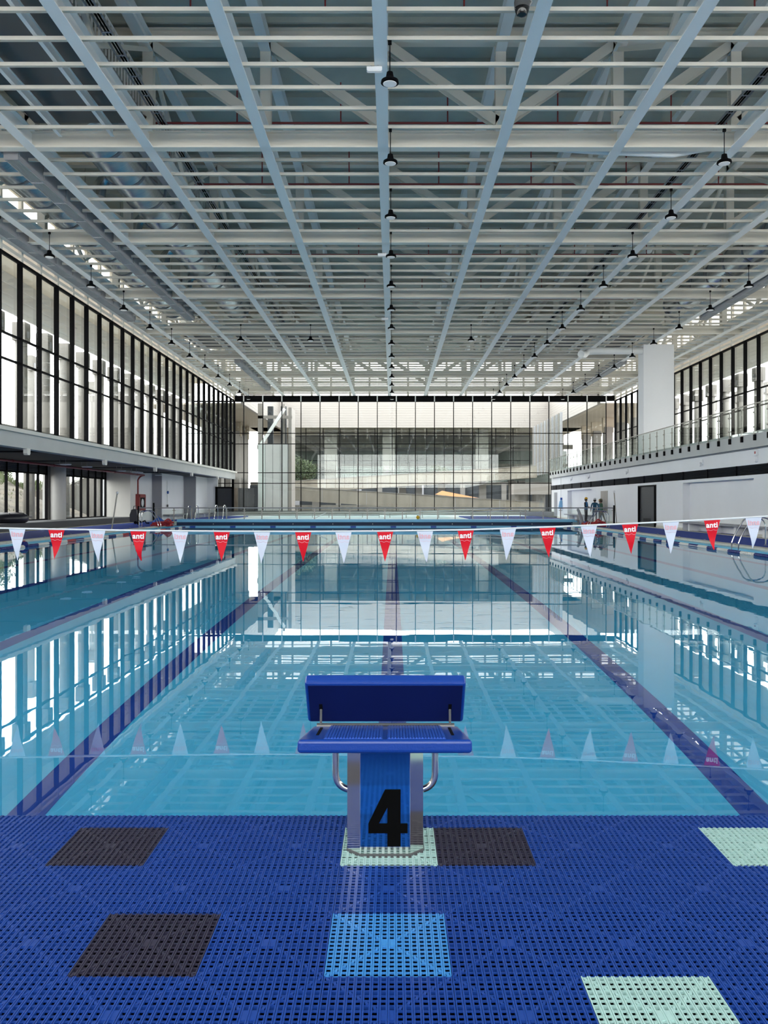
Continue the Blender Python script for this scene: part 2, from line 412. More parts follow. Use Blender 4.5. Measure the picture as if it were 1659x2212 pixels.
# left balcony slab and the recess under it
slab = mk('wall_left', MB().box(WL-.35, WL+.12, YB, YF-.3, 3.72, 4.39).box(-21.3, WL-.35, YB, YF, 4.1, 4.39), 'fascia', kind='structure', label='grey slab edge under the left glazing', category='wall')
mk('terrace_bounce_sheet', B(-21.3, -15.3, YB, YF, 4.39, 4.42), 'boardwall', slab)  # white sheet added over the slab to bounce light up under the canopy
mk('slab_cap', B(WL-.3, WL+.30, YB, YF-.3, 4.30, 4.45), 'offwhite', slab)
for y in (25.1, 34.4, 43.7, 53, 62.6, 71.8):
    mk('slab_bracket', MB().prism([(-.16, 0), (.16, 0), (.16, -.2), (.1, -.27), (-.1, -.27), (-.16, -.2)], -15.02, -14.86, 'x'), 'offwhite', slab, (0, y, 3.74))
sof = mk('ceiling_left', B(-21.2, WL-.35, YB, YF, 3.86, 4.1), 'ceilblack', kind='structure', label='black soffit over the left recess', category='ceiling')
for y in (30, 38.2, 47, 56, 65):
    mk('soffit_beam', B(-21.2, WL-.35, y-.15, y+.15, 3.80, 3.86), 'ceilblack', sof)
lw = mk('wall_left_lower', MB().box(-21.4, -21.1, YB, 42.0, 0, 3.9).box(-21.3, -19.2, 61.6, 67.4, ZD, 3.9).box(-21.3, -18.5, 67.4, 74.8, ZD, 3.9)
   .box(-21.3, -17.5, 74.8, 79.8, ZD, 3.9).box(-17.5, -16.55, 79.5, 79.9, ZD, 3.9), 'white', kind='structure', label='stepped white wall under the left slab', category='wall')
mk('grey_pier', B(-19.25, -18.45, 67.2, 67.4, ZD, 3.8), 'midgrey', lw)
mk('grey_pier', B(-18.55, -17.45, 74.6, 74.8, ZD, 3.8), 'midgrey', lw)
mk('wall_pier', B(-20.9, -19.15, 61.5, 62.9, .47, 3.8), 'offwhite', lw)
mk('trim_2', B(-21.2, -18.8, YB, 61.5, -.2, .476), 'darkgrey', kind='structure', label='dark grey plinth running under the left windows', category='plinth')
# lower left windows
def lowwin(name, label, ys):
    root = setting(name, label)
    for y in ys: mk('mullion', B(-21.05, -20.9, y-.035, y+.035, .476, 3.86), 'black', root)
    mk('window_frame', MB().box(-21.05, -20.92, ys[0], ys[-1], .476, .55).box(-21.05, -20.92, ys[0], ys[-1], 3.2, 3.28), 'black', root)
    for a, b in zip(ys[:-1], ys[1:]):
        mk('pane', B(-21.0, -20.99, a+.03, b-.03, .55, 3.2), 'glass', root)
        m_ = MB()
        for i in range(5): m_.bar((-20.97, a+.04, 3.34+.1*i), (-20.97, b-.04, 3.34+.1*i), .03, .07, (0.5, 0, 1))
        m_.box(-21.06, -21.0, a, b, 3.28, 3.86)
        mk('louvre', m_, 'grilleblack', root)
lowwin('window_7', 'black framed lower left window looking onto the grassy bank', [42.0, 43.1, 44.4, 45.7, 47.05, 48.4, 49.8, 51.0])
lowwin('window_8', 'black framed lower left window beside the round column', [53.0, 53.9, 55.3, 56.7, 58.0, 59.4, 60.7, 61.5])
mk('round_column', MB().lathe([(.46, .476), (.46, 3.9)], (-20.45, 51.5, 0), 28), 'fairconc', smooth=True, kind='structure', label='round bare concrete column between the lower left windows', category='column')
mk('wall_infill', B(-21.2, -21.0, 51.0, 53.0, .476, 3.9), 'fairconc', lw)
# dark door at the far left
d1 = setting('door_1', 'dark double door in the far left corner beside the glass wall')
mk('door_frame', MB().box(-16.7, -16.5, 79.3, 79.5, ZD, 3.0).box(-15.15, -14.95, 79.3, 79.5, ZD, 3.8).box(-16.7, -14.95, 79.3, 79.5, 2.85, 3.0), 'black', d1)
mk('door_leaf', B(-16.5, -15.85, 79.4, 79.46, ZD, 2.85), 'doorleaf', d1)
mk('door_leaf', B(-15.83, -15.15, 79.4, 79.46, ZD, 2.85), 'doorleaf', d1)
mk('push_bar', MB().bar((-16.4, 79.34, 1.15), (-15.95, 79.34, 1.15), .04, .05), 'brushed', d1)
mk('door_threshold', B(-16.5, -15.2, 79.2, 79.4, ZD, ZD+.03), 'gutter', d1)

# right wall below the balcony, with niches, louvre strip and fascia
NI = [(35.2, 43.8, 2.55, .35), (63.9, 72.7, 2.55, .35)]
rw = MB()
ycur = YB
for (a, b, zt_, dep) in NI + [(48.2, 51.8, 2.52, .25)]: pass
cuts = sorted([(35.2, 43.8, 2.55), (48.2, 51.8, 2.52), (63.9, 72.7, 2.55)])
for (a, b, zt_) in cuts:
    rw.box(WR, WR+.5, ycur, a, ZD, 2.69); rw.box(WR, WR+.5, a, b, zt_, 2.69); ycur = b
rw.box(WR, WR+.5, ycur, YF, ZD, 2.69)
rw.box(WR+.35, WR+.5, 35.2, 43.8, ZD, 2.6); rw.box(WR+.35, WR+.5, 63.9, 72.7, ZD, 2.6)
rw.box(WR, WR+.5, YB, YF, 3.12, 3.81); rw.box(WR+.3, WR+.5, YB, YF, 2.69, 3.12)
wr = mk('wall_right', rw, 'white', kind='structure', label='white wall below the right balcony', category='wall')
mk('skirting', MB().box(WR-.02, WR, YB, 35.2, ZD, .22).box(WR-.02, WR, 43.8, 48.2, ZD, .22).box(WR-.02, WR, 51.8, 63.9, ZD, .22).box(WR-.02, WR, 72.7, YF, ZD, .22), 'gutter', wr)
lv = MB(); lv.box(WR+.2, WR+.3, YB, YF-.2, 2.69, 3.12)
for i in range(7): lv.bar((WR+.06, YB, 2.73+i*.06), (WR+.06, YF-.2, 2.73+i*.06), .10, .014, (-.6, 0, 1))
mk('louvre_strip', lv, 'grilleblack', wr)
for i in range(18): mk('louvre_joint', B(WR-.01, WR+.1, 20+i*3.4, 20.03+i*3.4, 2.69, 3.12), 'black', wr)
mk('balcony_fascia', B(WR-.22, WR+.02, YB, YF-.2, 3.81, 4.47), 'fascia', wr)
mk('balcony_slab', B(WR+.02, WR2+.2, YB, YF, 4.1, 4.40), 'fascia', wr)
mk('fascia_cable', MB().tube([(WR-.03, YB, 3.77), (WR-.03, YF-1, 3.77)], .02, 6), 'midgrey', wr)
mk('beige_panel', B(WR-.03, WR, 59.1, 61.0, .8, 2.35), 'panelbeige', wr)
mk('grey_slot_door', B(WR-.02, WR, 77.2, 78.6, ZD, 2.45), 'midgrey', wr)
d2 = setting('door_2', 'black door standing in the right hand white wall')
mk('door_leaf', B(WR+.10, WR+.16, 48.75, 51.72, ZD, 2.5), 'doorleaf', d2)
mk('door_frame', MB().box(WR-.02, WR+.3, 48.2, 48.28, ZD, 2.52).box(WR-.02, WR+.3, 51.72, 51.8, ZD, 2.52).box(WR-.02, WR+.3, 48.2, 51.8, 2.48, 2.55).box(WR+.05, WR+.2, 48.7, 48.85, ZD, 2.5), 'black', d2)
mk('door_jamb', B(WR+.28, WR+.3, 48.2, 51.8, ZD, 2.5), 'fascia', d2)
mk('door_handle', MB().lathe([(.03, 0), (.05, .02), (.05, .05), (.02, .06)], (WR+.04, 51.4, 1.1), 10, 'x'), 'chrome', d2)
vb = MB()
for i in range(5): vb.box(WR+.08, WR+.1, 49.6, 51.0, .3+.06*i, .33+.06*i)
mk('vent_slats', vb, 'black', d2)
# white column standing on the balcony
mk('balcony_column', MB().box(16.1, 18.05, 54, 55.2, 4.4, 11.66), 'white', kind='structure', label='broad white column rising from the right balcony to the ceiling', category='column')
# glass balustrade
br = thing('balcony_balustrade', 'glass balustrade with bracketed steel posts along the right balcony', 'railing')
py = [34.5+1.277*i for i in range(-5, 36)]
XB = WR-.26
pme = MB().box(XB-.02, XB+.01, -.05, .05, 4.28, 5.5).mesh('baluster', 'brushed')
bme = MB().box(XB-.05, XB+.05, -.06, .06, 4.08, 4.32).mesh('foot_bracket', 'black')
kme = MB().box(XB-.05, XB+.02, -.08, .08, 4.6, 4.66).mesh('glass_clamp', 'brushed')
gme = B(XB-.045, XB-.033, .04, 1.237, 4.36, 5.56).mesh('glass_panel', 'railglass')
for y in py:
    link('baluster', pme, br, (0, y, 0)); link('foot_bracket', bme, br, (0, y, 0)); link('glass_clamp', kme, br, (0, y, 0)); link('glass_clamp', kme, br, (0, y, .6))
    if y + 1.3 < 80.2: link('glass_panel', gme, br, (0, y, 0))
mk('top_rail', MB().box(XB-.05, XB+.0, py[0], YF-.4, 5.56, 5.60), 'brushed', br)

# ------------------------------------------------------------------ ceiling
ceil = mk('ceiling', B(WL-.1, WR2+.1, YB, YF, ZR, ZR+.2), 'roof', kind='structure', label='grey roof sheet above the white steel ceiling grid', category='ceiling')
def child_mesh(name, mb, m, loc=(0,0,0), **k): return mk(name, mb, m, ceil, loc, **k)
# roof purlins under the sheet
rpm = B(WL, WR2, -.04, .04, ZR-.16, ZR).mesh('roof_purlin', 'roof')
y = YB+1
while y < YF:
    link('roof_purlin', rpm, ceil, (0, y, 0)); y += 2.195
bme = MB().ibeam((0, YB, ZC+.24), (0, YF-.15, ZC+.24), .30, .48, .03).mesh('longitudinal_beam', 'steel')
ume = MB().ibeam((0, YB, ZR-.62), (0, YF-.15, ZR-.62), .30, .42, .03).mesh('upper_beam', 'steel')
for x in XBEAM + [-14.85, 20.95]:
    link('longitudinal_beam', bme, ceil, (x, 0, 0))
    link('upper_beam', ume, ceil, (x, 0, 0))
pm = MB().box(WL, WR2, -.03, .03, ZC+.10, ZC+.195).box(WL, WR2, -.045, .045, ZC+.10, ZC+.11).mesh('purlin', 'steel2')
gm = MB().ibeam((WL, 0, ZC+.24), (WR2, 0, ZC+.24), .30, .48, .035).mesh('cross_beam', 'steel2')
cm = MB().ibeam((WL, 0, ZR-.35), (WR2, 0, ZR-.35), .30, .4, .035).mesh('top_chord', 'steel2')
for j, yb in enumerate(YBEAM):
    if yb < 79: link('cross_beam', gm, ceil, (0, yb, 0))
    if yb > 79: continue
    for i in range(1, 8):
        if yb + 1.0975*i < YF-.4: link('purlin', pm, ceil, (0, yb+1.0975*i, 0))
    tr = mk('truss', MB().ibeam((WL, yb, ZR-.35), (WR2, yb, ZR-.35), .30, .4, .035), 'steel2', ceil)
    for k, x in enumerate(XBEAM):
        mk('truss_post', MB().ibeam((x, yb, ZC+.5), (x, yb, ZR-.5), .30, .28, .03, (0, 1, 0)), 'steel2', tr)
        if k+1 < len(XBEAM):
            x2 = XBEAM[k+1]
            a, b = ((x+.1, yb, ZR-.6), (x2-.1, yb, ZC+.75)) if (x+x2)/2 < 3.08 else ((x+.1, yb, ZC+.75), (x2-.1, yb, ZR-.6))
            mk('truss_diagonal', MB().ibeam(a, b, .28, .28, .03, (0, 1, 0)), 'steel2', tr)
# longitudinal bracing in the roof void
for k, x in enumerate(XBEAM):
    if k % 2: continue
    for j in range(0, 7):
        y0, y1 = YBEAM[j], YBEAM[j+1]
        if y1 > 79: continue
        mk('roof_brace', MB().bar((x, y0, ZR-.7), (x, (y0+y1)/2, ZC+.6), .12, .12).bar((x, (y0+y1)/2, ZC+.6), (x, y1, ZR-.7), .12, .12), 'steel2', ceil)
# dark panelled bays with extra ribs
def darkbay(x0, x1, y0, y1, nx):
    mk('dark_panel', B(x0, x1, y0, y1, ZC+.62, ZC+.68), 'darkpanel', ceil)
    for i in range(nx):
        xx = x0+(x1-x0)*(i+.5)/nx
        mk('panel_rib', MB().ibeam((xx, y0, ZC+.36), (xx, y1, ZC+.36), .10, .26, .02), 'steel', ceil)
for (a, b) in ((-4, -3), (-3, -2)):
    x0 = -.27+3.35*a; x1 = x0+3.35
    darkbay(x0+.2, x1-.2, YBEAM[0], YBEAM[2]-.3, 2)
    darkbay(x0+.2, x1-.2, YBEAM[5]+.3, YBEAM[6]-.3, 2)
for a in (2, 3, 4):
    x0 = -.27+3.35*a
    darkbay(x0+.2, x0+3.15, YBEAM[5]+.3, YBEAM[6]-.3, 2)
darkbay(-.27-6.7+.2, -.27-3.35-.2, YBEAM[5]+.3, YBEAM[6]-.3, 2)

# round ducts
def duct(x, z, r, y0, y1, label, side):
    t = thing('round_air_duct', label, 'air duct')
    n = int((y1-y0)/2.2)
    for i in range(n):
        a = y0+(y1-y0)*i/n; b = y0+(y1-y0)*(i+1)/n
        prof = []
        k = 14
        for q in range(k+1):
            yy = a+(b-a)*q/k
            prof += [(r, yy-.03), (r+.005, yy)]
        mk('duct_section', MB().lathe(prof[1:-1], (x, 0, z), 28, 'y'), 'duct', t, smooth=True)
        mk('duct_collar', MB().lathe([(r, b-.05), (r+.04, b-.04), (r+.04, b+.04), (r, b+.05)], (x, 0, z), 28, 'y'), 'midgrey', t)
    for i in range(int((y1-y0)/4.4)):
        yy = y0+1.6+4.4*i
        mk('branch_elbow', MB().tube([(x+side*(r-.1), yy, z+.1), (x+side*(r+.35), yy, z+.05), (x+side*(r+.55), yy, z-.2), (x+side*(r+.6), yy, z-.6)], .24, 14), 'duct', t, smooth=True)
    for i in range(int((y1-y0)/4.4)+1):
        yy = y0+.5+4.4*i
        mk('hanger_rod', MB().tube([(x-r-.02, yy, z), (x-r-.02, yy, ZR)], .012, 5).tube([(x+r+.02, yy, z), (x+r+.02, yy, ZR)], .012, 5), 'brushed', t)
    return t
duct(-9.3, 13.25, .78, 24.6, 50.2, 'fat spiral steel air duct above the left ceiling grid, inner of the pair', -1)
duct(-13.1, 13.25, .70, 24.6, 50.2, 'fat spiral steel air duct beside the left clerestory, outer of the pair', 1)
duct(16.9, 13.3, .75, 30.0, 50.2, 'spiral steel air duct above the ceiling grid over the right balcony', 1)

# slotted air diffusers hung along the beams
def diffuser(x, y0, y1, label):
    t = thing('slot_diffuser', label, 'air diffuser')
    mk('diffuser_box', MB().box(x-.21, x-.19, y0, y1, 11.52, 12.1).box(x+.19, x+.21, y0, y1, 11.52, 12.1).box(x-.21, x+.21, y0, y1, 12.08, 12.12)
       .box(x-.21, x+.21, y0-.02, y0, 11.5, 12.12).box(x-.21, x+.21, y1, y1+.02, 11.5, 12.12), 'midgrey', t)
    mk('diffuser_throat', B(x-.18, x+.18, y0, y1, 11.66, 11.7), 'black', t)
    n = max(1, round((y1-y0)/1.8))
    sl = MB(); L = (y1-y0)/n
    for i in range(9):
        xx = -.18+.36*i/8
        sl.box(xx-.0055, xx+.0055, .02, L-.02, 11.52, 11.57)
    sl.box(-.2, .2, 0, .03, 11.515, 11.6)
    me = sl.mesh('slot_grille', 'grille')
    for i in range(n): link('slot_grille', me, t, (x, y0+L*i, 0))
    for i in range(n+1):
        mk('hanger', MB().box(x+.215, x+.24, y0+L*i-.02 if i else y0+.02, y0+L*i+.02 if i else y0+.06, 11.6, 12.4), 'midgrey', t)
diffuser(-11.1, 24.5, 46.2, 'long slotted metal air diffuser under the left ducts, in the near ceiling')
diffuser(-14.4, 21.0, 46.4, 'long slotted metal air diffuser close against the left clerestory')
diffuser(-11.1, 60.2, 75.0, 'slotted metal air diffuser ending above the far left door')
diffuser(17.0, 20.0, 46.0, 'long slotted metal air diffuser in the near ceiling over the right balcony')
diffuser(16.6, 60.5, 77.0, 'slotted metal air diffuser behind the white balcony column')

# sprinkler pipes
for i, yb in enumerate((20.0, 26.0, 31.0, 39.8, 48.6)):
    t = thing('sprinkler_pipe', 'thin dark red sprinkler pipe crossing the roof void, %s from the near end' % ORD[i], 'pipe')
    mk('pipe_run', MB().tube([(-8.3, yb, 13.25), (15.6, yb, 13.25)], .035, 8), 'red', t)
    for x in (-8.2, -4.8, -1.6, 1.7, 5.1, 8.6, 12):
        mk('pipe_dropper', MB().tube([(x, yb, 13.25), (x, yb, 14.5)], .022, 6), 'red', t)
# catwalk with railing at the upper left
cw = thing('roof_catwalk', 'white railed service catwalk in the roof void at upper left', 'catwalk')
mk('walkway', B(-8.3, -7.4, 10, 33, 13.0, 13.06), 'midgrey', cw)
mk('handrail', MB().tube([(-7.4, 10, 14.1), (-7.4, 33, 14.1)], .03, 6).tube([(-8.3, 10, 14.1), (-8.3, 33, 14.1)], .03, 6), 'steel', cw)
pmn = MB().box(-7.42, -7.38, -.012, .012, 13.06, 14.1).mesh('railing_bar', 'steel')
for i in range(90): link('railing_bar', pmn, cw, (0, 10+.255*i, 0))
for i, x in enumerate((-6.55, 9.35)):
    t = thing('cable_tray', ('grey cable tray beside the upper left catwalk', 'grey cable tray in the roof void right of the central beam')[i], 'cable tray')
    mk('tray_rail', MB().box(x-.12, x-.10, 12, 60, 12.3, 12.36).box(x+.10, x+.12, 12, 60, 12.3, 12.36), 'midgrey', t)
    rm = B(x-.1, x+.1, -.02, .02, 12.3, 12.32).mesh('tray_rung', 'midgrey')
    for q in range(48): link('tray_rung', rm, t, (0, 12.3+q, 0))
    mk('cables', MB().tube([(x-.03, 12, 12.34), (x-.03, 60, 12.34)], .025, 6).tube([(x+.04, 12, 12.34), (x+.04, 60, 12.34)], .025, 6), 'black', t, kind='stuff')
# white flexible pipe near the centre and by the column
t = thing('white_drain_pipe', 'white pipe bending along the far side of the first cross beam', 'pipe')
mk('pipe_run', MB().tube([(4.0, 24.6, 11.95), (6.2, 24.6, 11.8), (8.2, 24.6, 11.72), (8.7, 24.7, 11.85), (9.6, 24.8, 12.05)], .11, 10), 'steel', t, smooth=True)
t = thing('white_rain_pipe', 'white pipe elbow reaching the top of the balcony column', 'pipe')
mk('pipe_run', MB().tube([(16.1, 54.3, 11.3), (13.4, 54.3, 11.3), (12.6, 54.3, 11.25), (12.3, 54.0, 11.0), (11.9, 53.2, 10.9)], .22, 12), 'steel', t, smooth=True)

# pendant lamps
def lamp_proto():
    t = thing('pendant_lamp', '', 'lamp')
    mk('lamp_housing', MB().lathe([(.02, .26), (.07, .24), (.09, .12), (.19, .06), (.20, .0), (.165, -.01)], (0,0,0), 18), 'black', t)
    mk('lamp_diffuser', MB().lathe([(.155, .0), (.15, -.02), (.02, -.022)], (0,0,0), 18), 'lampdisc', t)
    mk('suspension_cable', MB().tube([(0,0,.26), (0,0,.90)], .012, 6).box(-.04, .04, -.03, .03, .86, .94), 'black', t)
    return t
proto = lamp_proto(); used = False
rows = [(-.06, 18.61, 14, 'under the central ceiling beam'), (9.06, 18.61, 14, 'under the beam right of centre'),
        (-12.95, 18.61, 14, 'beside the left glazing'), (15.3, 18.61, 14, 'above the right balcony edge')]
singles = [(-8.7, 'left of the two'), (-4.7, 'between the left row and the central row'), (4.5, 'between the central row and the right row')]
def put_lamp(x, y, label, group):
    global used
    o = proto if not used else copytree(proto)
    used = True
    o.location = (x, y, 10.80); o['label'] = label; o['group'] = group
for x, y0, n, where in rows:
    for i in range(n):
        put_lamp(x, y0+4.39*i, 'black high bay pendant lamp %s, %s from the near end' % (where, ORD[i]), 'pendant lamps '+where)
put_lamp(-8.7, 48.25, 'black pendant lamp hanging alone between the left lamp row and the far diffuser', 'single pendant lamps')
put_lamp(-4.7, 48.25, 'black pendant lamp hanging alone just left of the central lamp row', 'single pendant lamps')
put_lamp(4.5, 48.25, 'black pendant lamp hanging alone just right of the central lamp row', 'single pendant lamps')
# emergency light fittings on the central beam
for i, y in enumerate((19.5, 34.1, 46.0)):
    t = thing('emergency_light', 'small white emergency light box under the central beam, %s from the near end' % ORD[i], 'lamp', (-.42, y, ZC-.12), group='emergency light boxes')
    mk('light_body', MB().box(-.18, .18, -.06, .06, 0, .09), 'white', t, bevel=.01)
    mk('light_lens', MB().box(-.16, .16, -.05, .05, -.015, 0), 'lampdisc', t)
    mk('mounting_clip', MB().box(-.1, -.07, -.02, .02, .09, .13).box(.07, .1, -.02, .02, .09, .13), 'midgrey', t)
# dome security camera
cc = thing('security_camera', 'black dome security camera hanging at the top edge of the picture', 'camera', (2.62, 17.05, ZC-.10))
mk('camera_body', MB().lathe([(.05, .28), (.13, .26), (.16, .12), (.15, .0)], (0,0,0), 20), 'darkgrey', cc, smooth=True)
mk('camera_dome', MB().lathe([(.145, .0), (.14, -.06), (.10, -.14), (.03, -.17)], (0,0,0), 20), 'lens', cc, smooth=True)
mk('camera_bracket', MB().bar((0, .0, .28), (0, .0, .42), .06, .06).tube([(.14, 0, .05), (.2, .0, .12), (.12, 0, .24)], .02, 6), 'midgrey', cc)

# ------------------------------------------------------------------ far end: bulkhead, second basin, railing, ramp
bk = thing('pool_bulkhead', 'blue bulkhead with navy markers closing the far end of the pool', 'bulkhead')
mk('bulkhead_deck', B(XL+.3, XR+.25, YE, YE+1.3, .30, .47), 'bandblue', bk)
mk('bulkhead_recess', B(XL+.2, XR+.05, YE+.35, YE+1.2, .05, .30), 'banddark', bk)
mk('bulkhead_apron', B(XL, XR, YE-.05, YE+.35, -.6, .07), 'bandblue', bk)
for k in range(-5, 5):
    mk('lane_marker', B(2.5*k-.17+.05, 2.5*k+.17+.05, YE-.07, YE-.04, -.5, .065), 'laneline', bk)
for k in range(-5, 5):
    mk('bolt', MB().lathe([(.03, YE+.33), (.03, YE+.36)], (2.5*k+1.25, 0, .18), 8, 'y'), 'whitefloat', bk)
mk('far_deck', B(XL-.68, XR+.68, YE+1.3, YF-1.2, -.2, .34), 'paletile', floor)
mk('far_deck_mat', MB().box(XL-.68, XR+.68, YE+1.3, YE+1.9, .34, .40).box(5.5, XR+.68, YE+1.9, 70, .34, .40).box(XL-.68, -12, YE+1.9, 70, .34, .40), 'sidedeck', floor)
shallow = MB(); shallow.quadgrid(lambda u, v: (-10+14.5*u, YE+3.2+17*v-3, .40), 1, 1)
tag(mk('teaching_pool_water', B(-9.9, 4.4, YE+3.3, 73, .34, .39), mat('shallow_water_painted_reflection', (.62, .80, .84), .5, spec=.1)), 'shallow teaching pool water painted pale with window reflection beyond the bulkhead', 'water', 'structure')  # reflected brightness painted as a matt pale surface colour
# long stainless railing with glass infill
rl = thing('pool_railing', 'long stainless railing with glass infill standing along the bulkhead', 'railing')
YRL = 53.6
xa, xb = -16.15, 14.05
mk('top_rail', MB().tube([(xa, YRL, 1.18), (xb, YRL, 1.18)], .035, 8), 'midgrey', rl)
n = 27
for i in range(n+1):
    x = xa+(xb-xa)*i/n
    z0 = .47 if XL+.4 < x < XR+.2 else ZD
    mk('railing_post', MB().box(x-.03, x+.03, YRL-.02, YRL+.02, z0, 1.16), 'brushed', rl)
    mk('glass_clamp', MB().box(x-.1, x+.1, YRL-.025, YRL+.025, 1.0, 1.03), 'brushed', rl)
    if i < n:
        x2 = xa+(xb-xa)*(i+1)/n
        mk('glass_panel', B(x+.06, x2-.06, YRL-.005, YRL+.005, z0+.08, 1.08), 'railglass', rl)
for x, z1 in ((xa-.02, 1.3), (xa+.95, 1.5), (xb+.05, 1.35)):
    mk('gate_post', MB().box(x-.045, x+.045, YRL-.05, YRL+.05, ZD, z1), 'black', rl)
# access ramp handrail beyond
rp_ = thing('ramp_handrail', 'pale inclined handrail of the access ramp beyond the bulkhead', 'railing')
mk('upper_rail', MB().tube([(-.5, 62, .75), (9.4, 62, 1.15), (10.0, 62, 1.12)], .04, 6), 'steel', rp_)
mk('lower_rail', MB().tube([(-.5, 62, .55), (9.4, 62, .98), (10.0, 62, .92)], .03, 6), 'steel', rp_)
for i in range(9):
    x = -.2+1.2*i; mk('handrail_post', B(x-.025, x+.025, 61.98, 62.02, .34, .73+(x+.5)*.04), 'brushed', rp_)
rp2 = thing('low_handrail', 'low steel handrail behind the left half of the bulkhead', 'railing')
mk('rail', MB().tube([(-11, 63, .72), (-1, 63, .72)], .03, 6).tube([(-11, 63, .55), (-1, 63, .55)], .022, 6), 'brushed', rp2)
for i in range(9):
    x = -11+1.25*i; mk('handrail_post', B(x-.02, x+.02, 62.98, 63.02, .34, .72), 'brushed', rp2)
t = thing('white_pole', 'short white pole lying inclined on the far deck behind the railing', 'pole')
mk('shaft', MB().tube([(-5.15, 55.0, .47), (-4.35, 55.2, .86)], .03, 8), 'white', t); mk('tip', MB().tube([(-4.36, 55.2, .855), (-4.28, 55.2, .89)], .04, 8), 'whitefloat', t)
t = thing('yellow_ball', 'small yellow ball left on the far deck behind the railing', 'ball', (1.6, 53.2, .59))
mk('ball_shell', MB().lathe([(.02, -.12), (.08, -.095), (.12, 0), (.08, .095), (.02, .12)], (0,0,0), 14), 'yellow', t, smooth=True)
mk('ball_patch', MB().lathe([(.07, .085), (.085, .095), (.03, .125)], (0,0,0), 12), 'black', t)

# ------------------------------------------------------------------ ladders
def arc(p0, p1, p2, n=6):
    p0, p1, p2 = Vector(p0), Vector(p1), Vector(p2)
    return [tuple((1-t)**2*p0+2*t*(1-t)*p1+t*t*p2 for t in [i/n])[0] for i in range(n+1)]
def ladder(loc, rotz, label, w=.55, h=.95):
    t = thing('pool_ladder', label, 'ladder', loc, (0, 0, rotz), 'pool ladders')
    for s in (-1, 1):
        y = s*w/2
        pts = [(-.30, y, -1.2), (-.30, y, .05)] + arc((-.30, y, .10), (-.27, y, .25), (-.10, y, .55)) + arc((.0, y, h-.25), (.10, y, h), (.32, y, h)) + arc((.5, y, h), (.82, y, h-.05), (.82, y, h-.35)) + [(.82, y, 0)]
        mk('ladder_rail', MB().tube(pts, .024, 8), 'chrome', t, smooth=True)
        mk('base_flange', MB().lathe([(.06, 0), (.06, .02), (.03, .03)], (.82, y, 0), 12), 'chrome', t)
    for z in (-.25, -.55, -.85):
        mk('tread', MB().box(-.34, -.24, -w/2, w/2, z-.015, z+.015), 'chrome', t)
    return t
ladder((XR+.28, 27.6, ZD), 0, 'polished steel pool ladder on the right edge, the nearest one')
ladder((XR+.28, 48.3, ZD), 0, 'steel pool ladder on the right edge beside the red lane line pile')
ladder((XL-.28, 49.6, ZD), math.pi, 'steel pool ladder on the left edge beside the blue bag')
ladder((-11.4, 55.4, .40), math.pi*.5, 'steel ladder of the teaching pool behind the left end of the bulkhead')
ladder((-13.6, 57.0, .34), math.pi*.5, 'steel grab ladder beyond the left end of the railing')

# ------------------------------------------------------------------ lane ropes
def lane_rope(x, y0, y1, label, order):
    t = thing('lane_rope', label, 'lane rope')
    mk('cable', MB().tube([(x, y0, .03), (x, y1, .03)], .012, 6), 'rope', t)
    seg = {}
    for c in set(order):
        mb = MB()
        for i in range(9):
            a = .012+.1*i
            mb.lathe([(.03, a), (.052, a+.015), (.058, a+.045), (.052, a+.075), (.03, a+.088)], (0,0,0), 10, 'y')
        seg[c] = mb.mesh('float_run', c)
    y = y0; i = 0
    while y+.92 < y1:
        wob = .05*math.sin(y*.7)
        link('float_run', seg[order[i % len(order)]], t, (x+wob, y, .035)); y += .93; i += 1
    return t
lr1 = lane_rope(10.45, 14, 52, 'navy and white lane rope floating along the right pool edge', ['navyfloat', 'whitefloat'])
lr2 = lane_rope(-12.6, 14, 52, 'navy and white lane rope floating along the left pool edge', ['navyfloat', 'whitefloat', 'navyfloat', 'whitefloat', 'navyfloat', 'whitefloat', 'redfloat'])
t = lr1; o_ = link('tensioner', None, t, (10.45, 31.8, .07)); mk('float_ball', MB().lathe([(.02, -.12), (.09, -.1), (.13, 0), (.09, .1), (.02, .12)], (0,0,0), 14), 'navyfloat', o_, smooth=True)
mk('float_cap', MB().lathe([(.04, .11), (.04, .14)], (0,0,0), 8), 'redfloat', o_)
t = lr2; o_ = link('tensioner', None, t, (-12.6, 28.8, .07)); mk('float_ball', MB().lathe([(.02, -.14), (.1, -.12), (.16, 0), (.1, .12), (.02, .14)], (0,0,0), 14), 'navyfloat', o_, smooth=True)
mk('float_cap', MB().lathe([(.04, .13), (.04, .16)], (0,0,0), 8), 'redfloat', o_)

def rope_pile(name, label, c, sx, sy):
    t = thing(name, label, 'lane rope', c)
    rnd = random.Random(3)
    for k in range(9):
        pts = []
        for i in range(41):
            u = i/40
            pts.append(((u-.5)*sx*(1-.05*(k % 3)), (k/8-.5)*sy+.10*math.sin(u*9+k*1.3), .06+.075*(k % 3)+.035*math.sin(u*13+k*2)+.18*math.exp(-((u-.75)/.2)**2)*(k % 2)))
        rs = [.028 if i % 2 else .055 for i in range(41)]
        mk('rope_coil', MB().tube(pts, rs, 8), 'redfloat', t)
rope_pile('lane_rope_pile', 'red lane ropes piled below the right ladder', (11.9, 49.8, ZD), 1.3, 1.0)
rope_pile('lane_rope_pile', 'red lane ropes piled below the left ladder', (-13.9, 50.9, ZD), 1.2, .9)
t = thing('cloth_bag', 'crumpled blue bag beside the left ladder', 'bag', (-14.5, 52.2, ZD))
mb = MB(); mb.lathe([(.30, 0), (.38, .12), (.33, .3), (.2, .42), (.05, .5)], (0,0,0), 9); mb.lathe([(.2, 0), (.26, .1), (.12, .25)], (.45, .1, 0), 8)
